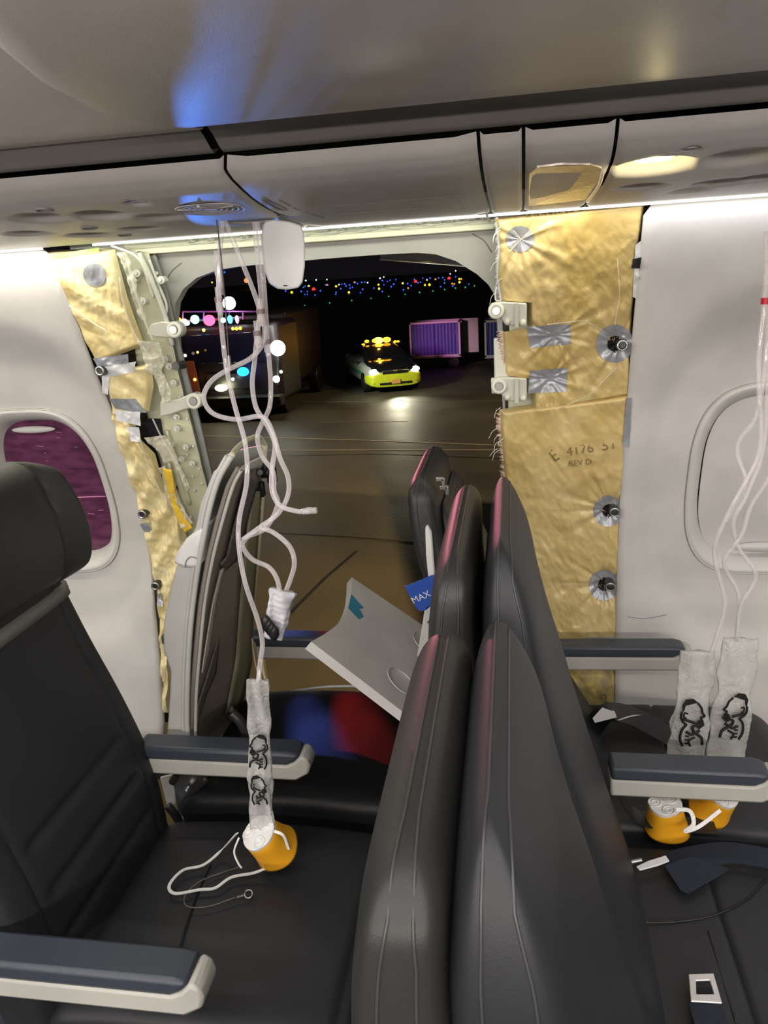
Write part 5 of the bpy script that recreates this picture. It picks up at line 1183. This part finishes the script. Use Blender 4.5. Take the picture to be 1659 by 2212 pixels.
# baggage carts -------------------------------------------------------------
FRM = mat('cart_frame_pink_lit', (.55, .42, .50), .4); CUR = mat('cart_curtain', (.04, .03, .22), .5, bump=.3, bscale=5); PANW = mat('cart_panel', (.45, .42, .38), .6)  # white frame with the beacons' pink light mixed into its base colour
def cart(px0, px1, pyb, lab):
    a, b = PZ(px0, pyb, GZ), PZ(px1, pyb, GZ); y = (a.y+b.y)/2; w = b.x-a.x; r_ = thing('baggage_cart', lab, 'baggage cart', ((a.x+b.x)/2, y, GZ))
    x0, x1 = a.x, b.x-.9; z0, z1 = GZ+.55, GZ+2.05; D = 1.5
    for (p, q) in (((x0, y, z0), (x0, y, z1)), ((x1, y, z0), (x1, y, z1)), ((x0, y, z0), (x1, y, z0)), ((x0, y, z1), (x1, y, z1)), ((x0, y+D, z0), (x0, y+D, z1)), ((x1, y+D, z0), (x1, y+D, z1)), ((x0, y+D, z1), (x1, y+D, z1)), ((x0, y, z1), (x0, y+D, z1)), ((x1, y, z1), (x1, y+D, z1))):
        bm = bmesh.new(); p, q = Vector(p), Vector(q); c = (p+q)/2; s = Vector([abs(k)+.09 for k in (q-p)]); box(bm, c, s); bmobj('frame_bar', bm, FRM, r_, bevel=.01)
    for k in range(2):
        xa, xb = x0+(x1-x0)*k/2, x0+(x1-x0)*(k+1)/2; n = 24; V, Fc = [], []
        for i in range(n+1): t = i/n; V += [(xa+(xb-xa)*t, y+.05+.02*math.sin(i*1.9), z0+.03), (xa+(xb-xa)*t, y+.05+.02*math.sin(i*1.9+.5), z1-.03)]
        for i in range(n): Fc.append((2*i, 2*i+2, 2*i+3, 2*i+1))
        raw('curtain', V, Fc, CUR, r_)
    bm = bmesh.new(); box(bm, Vector(((x0+x1)/2, y+D/2, z0-.05)), (x1-x0+.1, D, .08)); bmobj('deck', bm, FRM, r_)
    bm = bmesh.new(); box(bm, Vector((x1+.45, y+D*.5, (z0+z1)/2+.05)), (.75, .06, 1.55)); bmobj('end_panel', bm, PANW, r_)
    for xx in (x0+.5, x1-.3):
        bm = bmesh.new(); cyl(bm, (xx, y+.05, GZ+.24), (xx, y+.2, GZ+.24), .24, 18); bmobj('wheel', bm, M_BLACK, r_)
    return r_
cart(893, 1036, 794, 'baggage cart with pink lit frame and dark purple curtains, right of the yellow car')
cart(1051, 1200, 794, 'second baggage cart at the doorway edge, partly hidden by the insulation')
light('cart_pink_light', 'SPOT', (-6.9, 25.5, .6), tuple(PZ(980, 740, GZ+1)), 1300, (1, .30, .75), .2, spot_size=.30, spot_blend=1)
# emergency truck ------------------------------------------------------------
TR = thing('emergency_truck', 'dark emergency truck with blazing blue, red and amber lights behind the tubes', 'truck', tuple(PZ(500, 885, GZ)))
y = 24.0
def tb(nm, px0, py0, px1, py1, yy, d, m, bev=.05):
    a, b = PY(px0, py0, yy), PY(px1, py1, yy); bm = bmesh.new(); box(bm, Vector(((a.x+b.x)/2, yy+d/2, (a.z+b.z)/2)), (abs(b.x-a.x), d, abs(a.z-b.z))); return bmobj(nm, bm, m, TR, bevel=bev)
TBODY = mat('truck_paint', (.010, .005, .008), .5)
a, b = PY(372, 705, y), PY(612, 868, y); x0, x1, z1 = a.x, b.x, PY(500, 700, y).z
bm = bmesh.new(); box(bm, Vector(((x0+x1)/2, y+1.3, (z1+GZ+.5)/2)), (x1-x0, 2.4, z1-GZ-.5)); bmobj('cab', bm, TBODY, TR, bevel=.15)
bm = bmesh.new(); box(bm, Vector(((x0+x1)/2-.3, y+5, (z1+GZ+.7)/2+.1)), (x1-x0-.2, 4.8, z1-GZ-.5)); bmobj('equipment_body', bm, TBODY, TR, bevel=.1)
for k in (0, 1):
    xa = x0+.2+(x1-x0-.4)*k/2; xb = x0+.2+(x1-x0-.4)*(k+1)/2-.08; bm = bmesh.new(); box(bm, Vector(((xa+xb)/2, y+.08, z1-.75)), (xb-xa, .06, .95)); bmobj('windshield', bm, mat('glass_dark', (.01, .01, .02), .05), TR, bevel=.03)
bm = bmesh.new(); box(bm, Vector(((x0+x1)/2, y-.15, GZ+.62)), (x1-x0+.1, .5, .34)); bmobj('bumper', bm, mat('bumper', (.03, .03, .03), .5, metal=.3), TR, bevel=.04)
bm = bmesh.new(); box(bm, Vector(((x0+x1)/2, y+.06, GZ+1.25)), (1.6, .08, .5)); bmobj('grille', bm, M_DARKM, TR, bevel=.02)
for xx in (x0+.35, x1-.35):
    for yy in (y+1.2, y+5.8):
        bm = bmesh.new(); cyl(bm, (xx-.18, yy, GZ+.5), (xx+.18, yy, GZ+.5), .5, 24); bmobj('wheel', bm, M_BLACK, TR, bevel=.03)
bm = bmesh.new(); a = PY(378, 690, y); b = PY(560, 690, y); box(bm, (a+b)/2+Vector((0, .2, 0)), ((b.x-a.x), .3, .10)); bmobj('light_bar', bm, M_DARKM, TR, bevel=.03)
for (px, py, r, col, s, sc) in ((382, 694, .17, (1, .36, .02), 3.2, (1, 1, .8)), (398, 696, .11, (1, .9, .6), 9, (1, 1, 1)), (421, 690, .14, (.10, .6, 1), 4, (1, 1, 1)), (405, 698, .07, (.4, .6, 1), 7, (1, 1, 1)), (452, 692, .17, (1, .03, .07), 4, (1.1, 1, 1)), (482, 692, .08, (.1, .45, 1), 8, (1, 1, 1)), (497, 690, .10, (.05, .45, 1), 3, (.8, 1, 1.3)), (512, 690, .08, (1, .15, .4), 2.5, (.7, 1, 1.6)),
        (503, 710, .05, (1, .35, .02), 4, (1, 1, 1)), (511, 710, .05, (1, .35, .02), 4, (1, 1, 1)), (519, 709, .05, (1, .35, .02), 4, (1, 1, 1)), (440, 713, .05, (1, .4, .05), 4, (1, 1, 1)),
        (495, 655, .20, (.95, 1, .9), 12, (1, 1, 1)), (600, 752, .24, (.95, 1, .9), 12, (1, 1, 1)), (525, 803, .16, (.01, .25, 1), 2.6, (1.2, 1, .9)), (478, 838, .14, (1, 1, .6), 8, (1.5, 1, .8)), (597, 819, .11, (1, 1, .6), 8, (1, 1, 1)), (607, 803, .05, (1, 1, 1), 3, (1, 1, 1)), (503, 819, .05, (1, 1, 1), 3, (1, 1, 1)), (427, 761, .04, (1, .4, .05), 2.5, (1, 1, 1)), (421, 820, .05, (1, .4, .05), 3, (1, 1, 1)), (400, 768, .05, (1, .6, .4), 2.5, (1, 1, 1))):
    lamp('warning_lamp', TR, PY(px, py, y-.28), r, col, s, sc)
bm = bmesh.new()
for a_, b_ in (((395, 673), (560, 673)), ((395, 673), (395, 690)), ((440, 673), (440, 690)), ((525, 673), (525, 690))): cyl(bm, PY(*a_, y), PY(*b_, y), .025, 6)
bmobj('roof_rack', bm, mat('rack', (.3, .1, .35), .4, metal=.5), TR)
bm = bmesh.new(); cyl(bm, PY(495, 700, y+.3), PY(495, 660, y+.3), .03, 8); cyl(bm, PY(600, 830, y), PY(600, 760, y), .04, 8); bmobj('lamp_mast', bm, M_DARKM, TR)
prism_obj('orange_stripe', [PY(a, b, y-.02) for a, b in ((402, 780), (418, 780), (436, 860), (418, 868))], (0, .02, 0), mat('stripe', (.35, .09, .04), .5), TR, bevel=0)
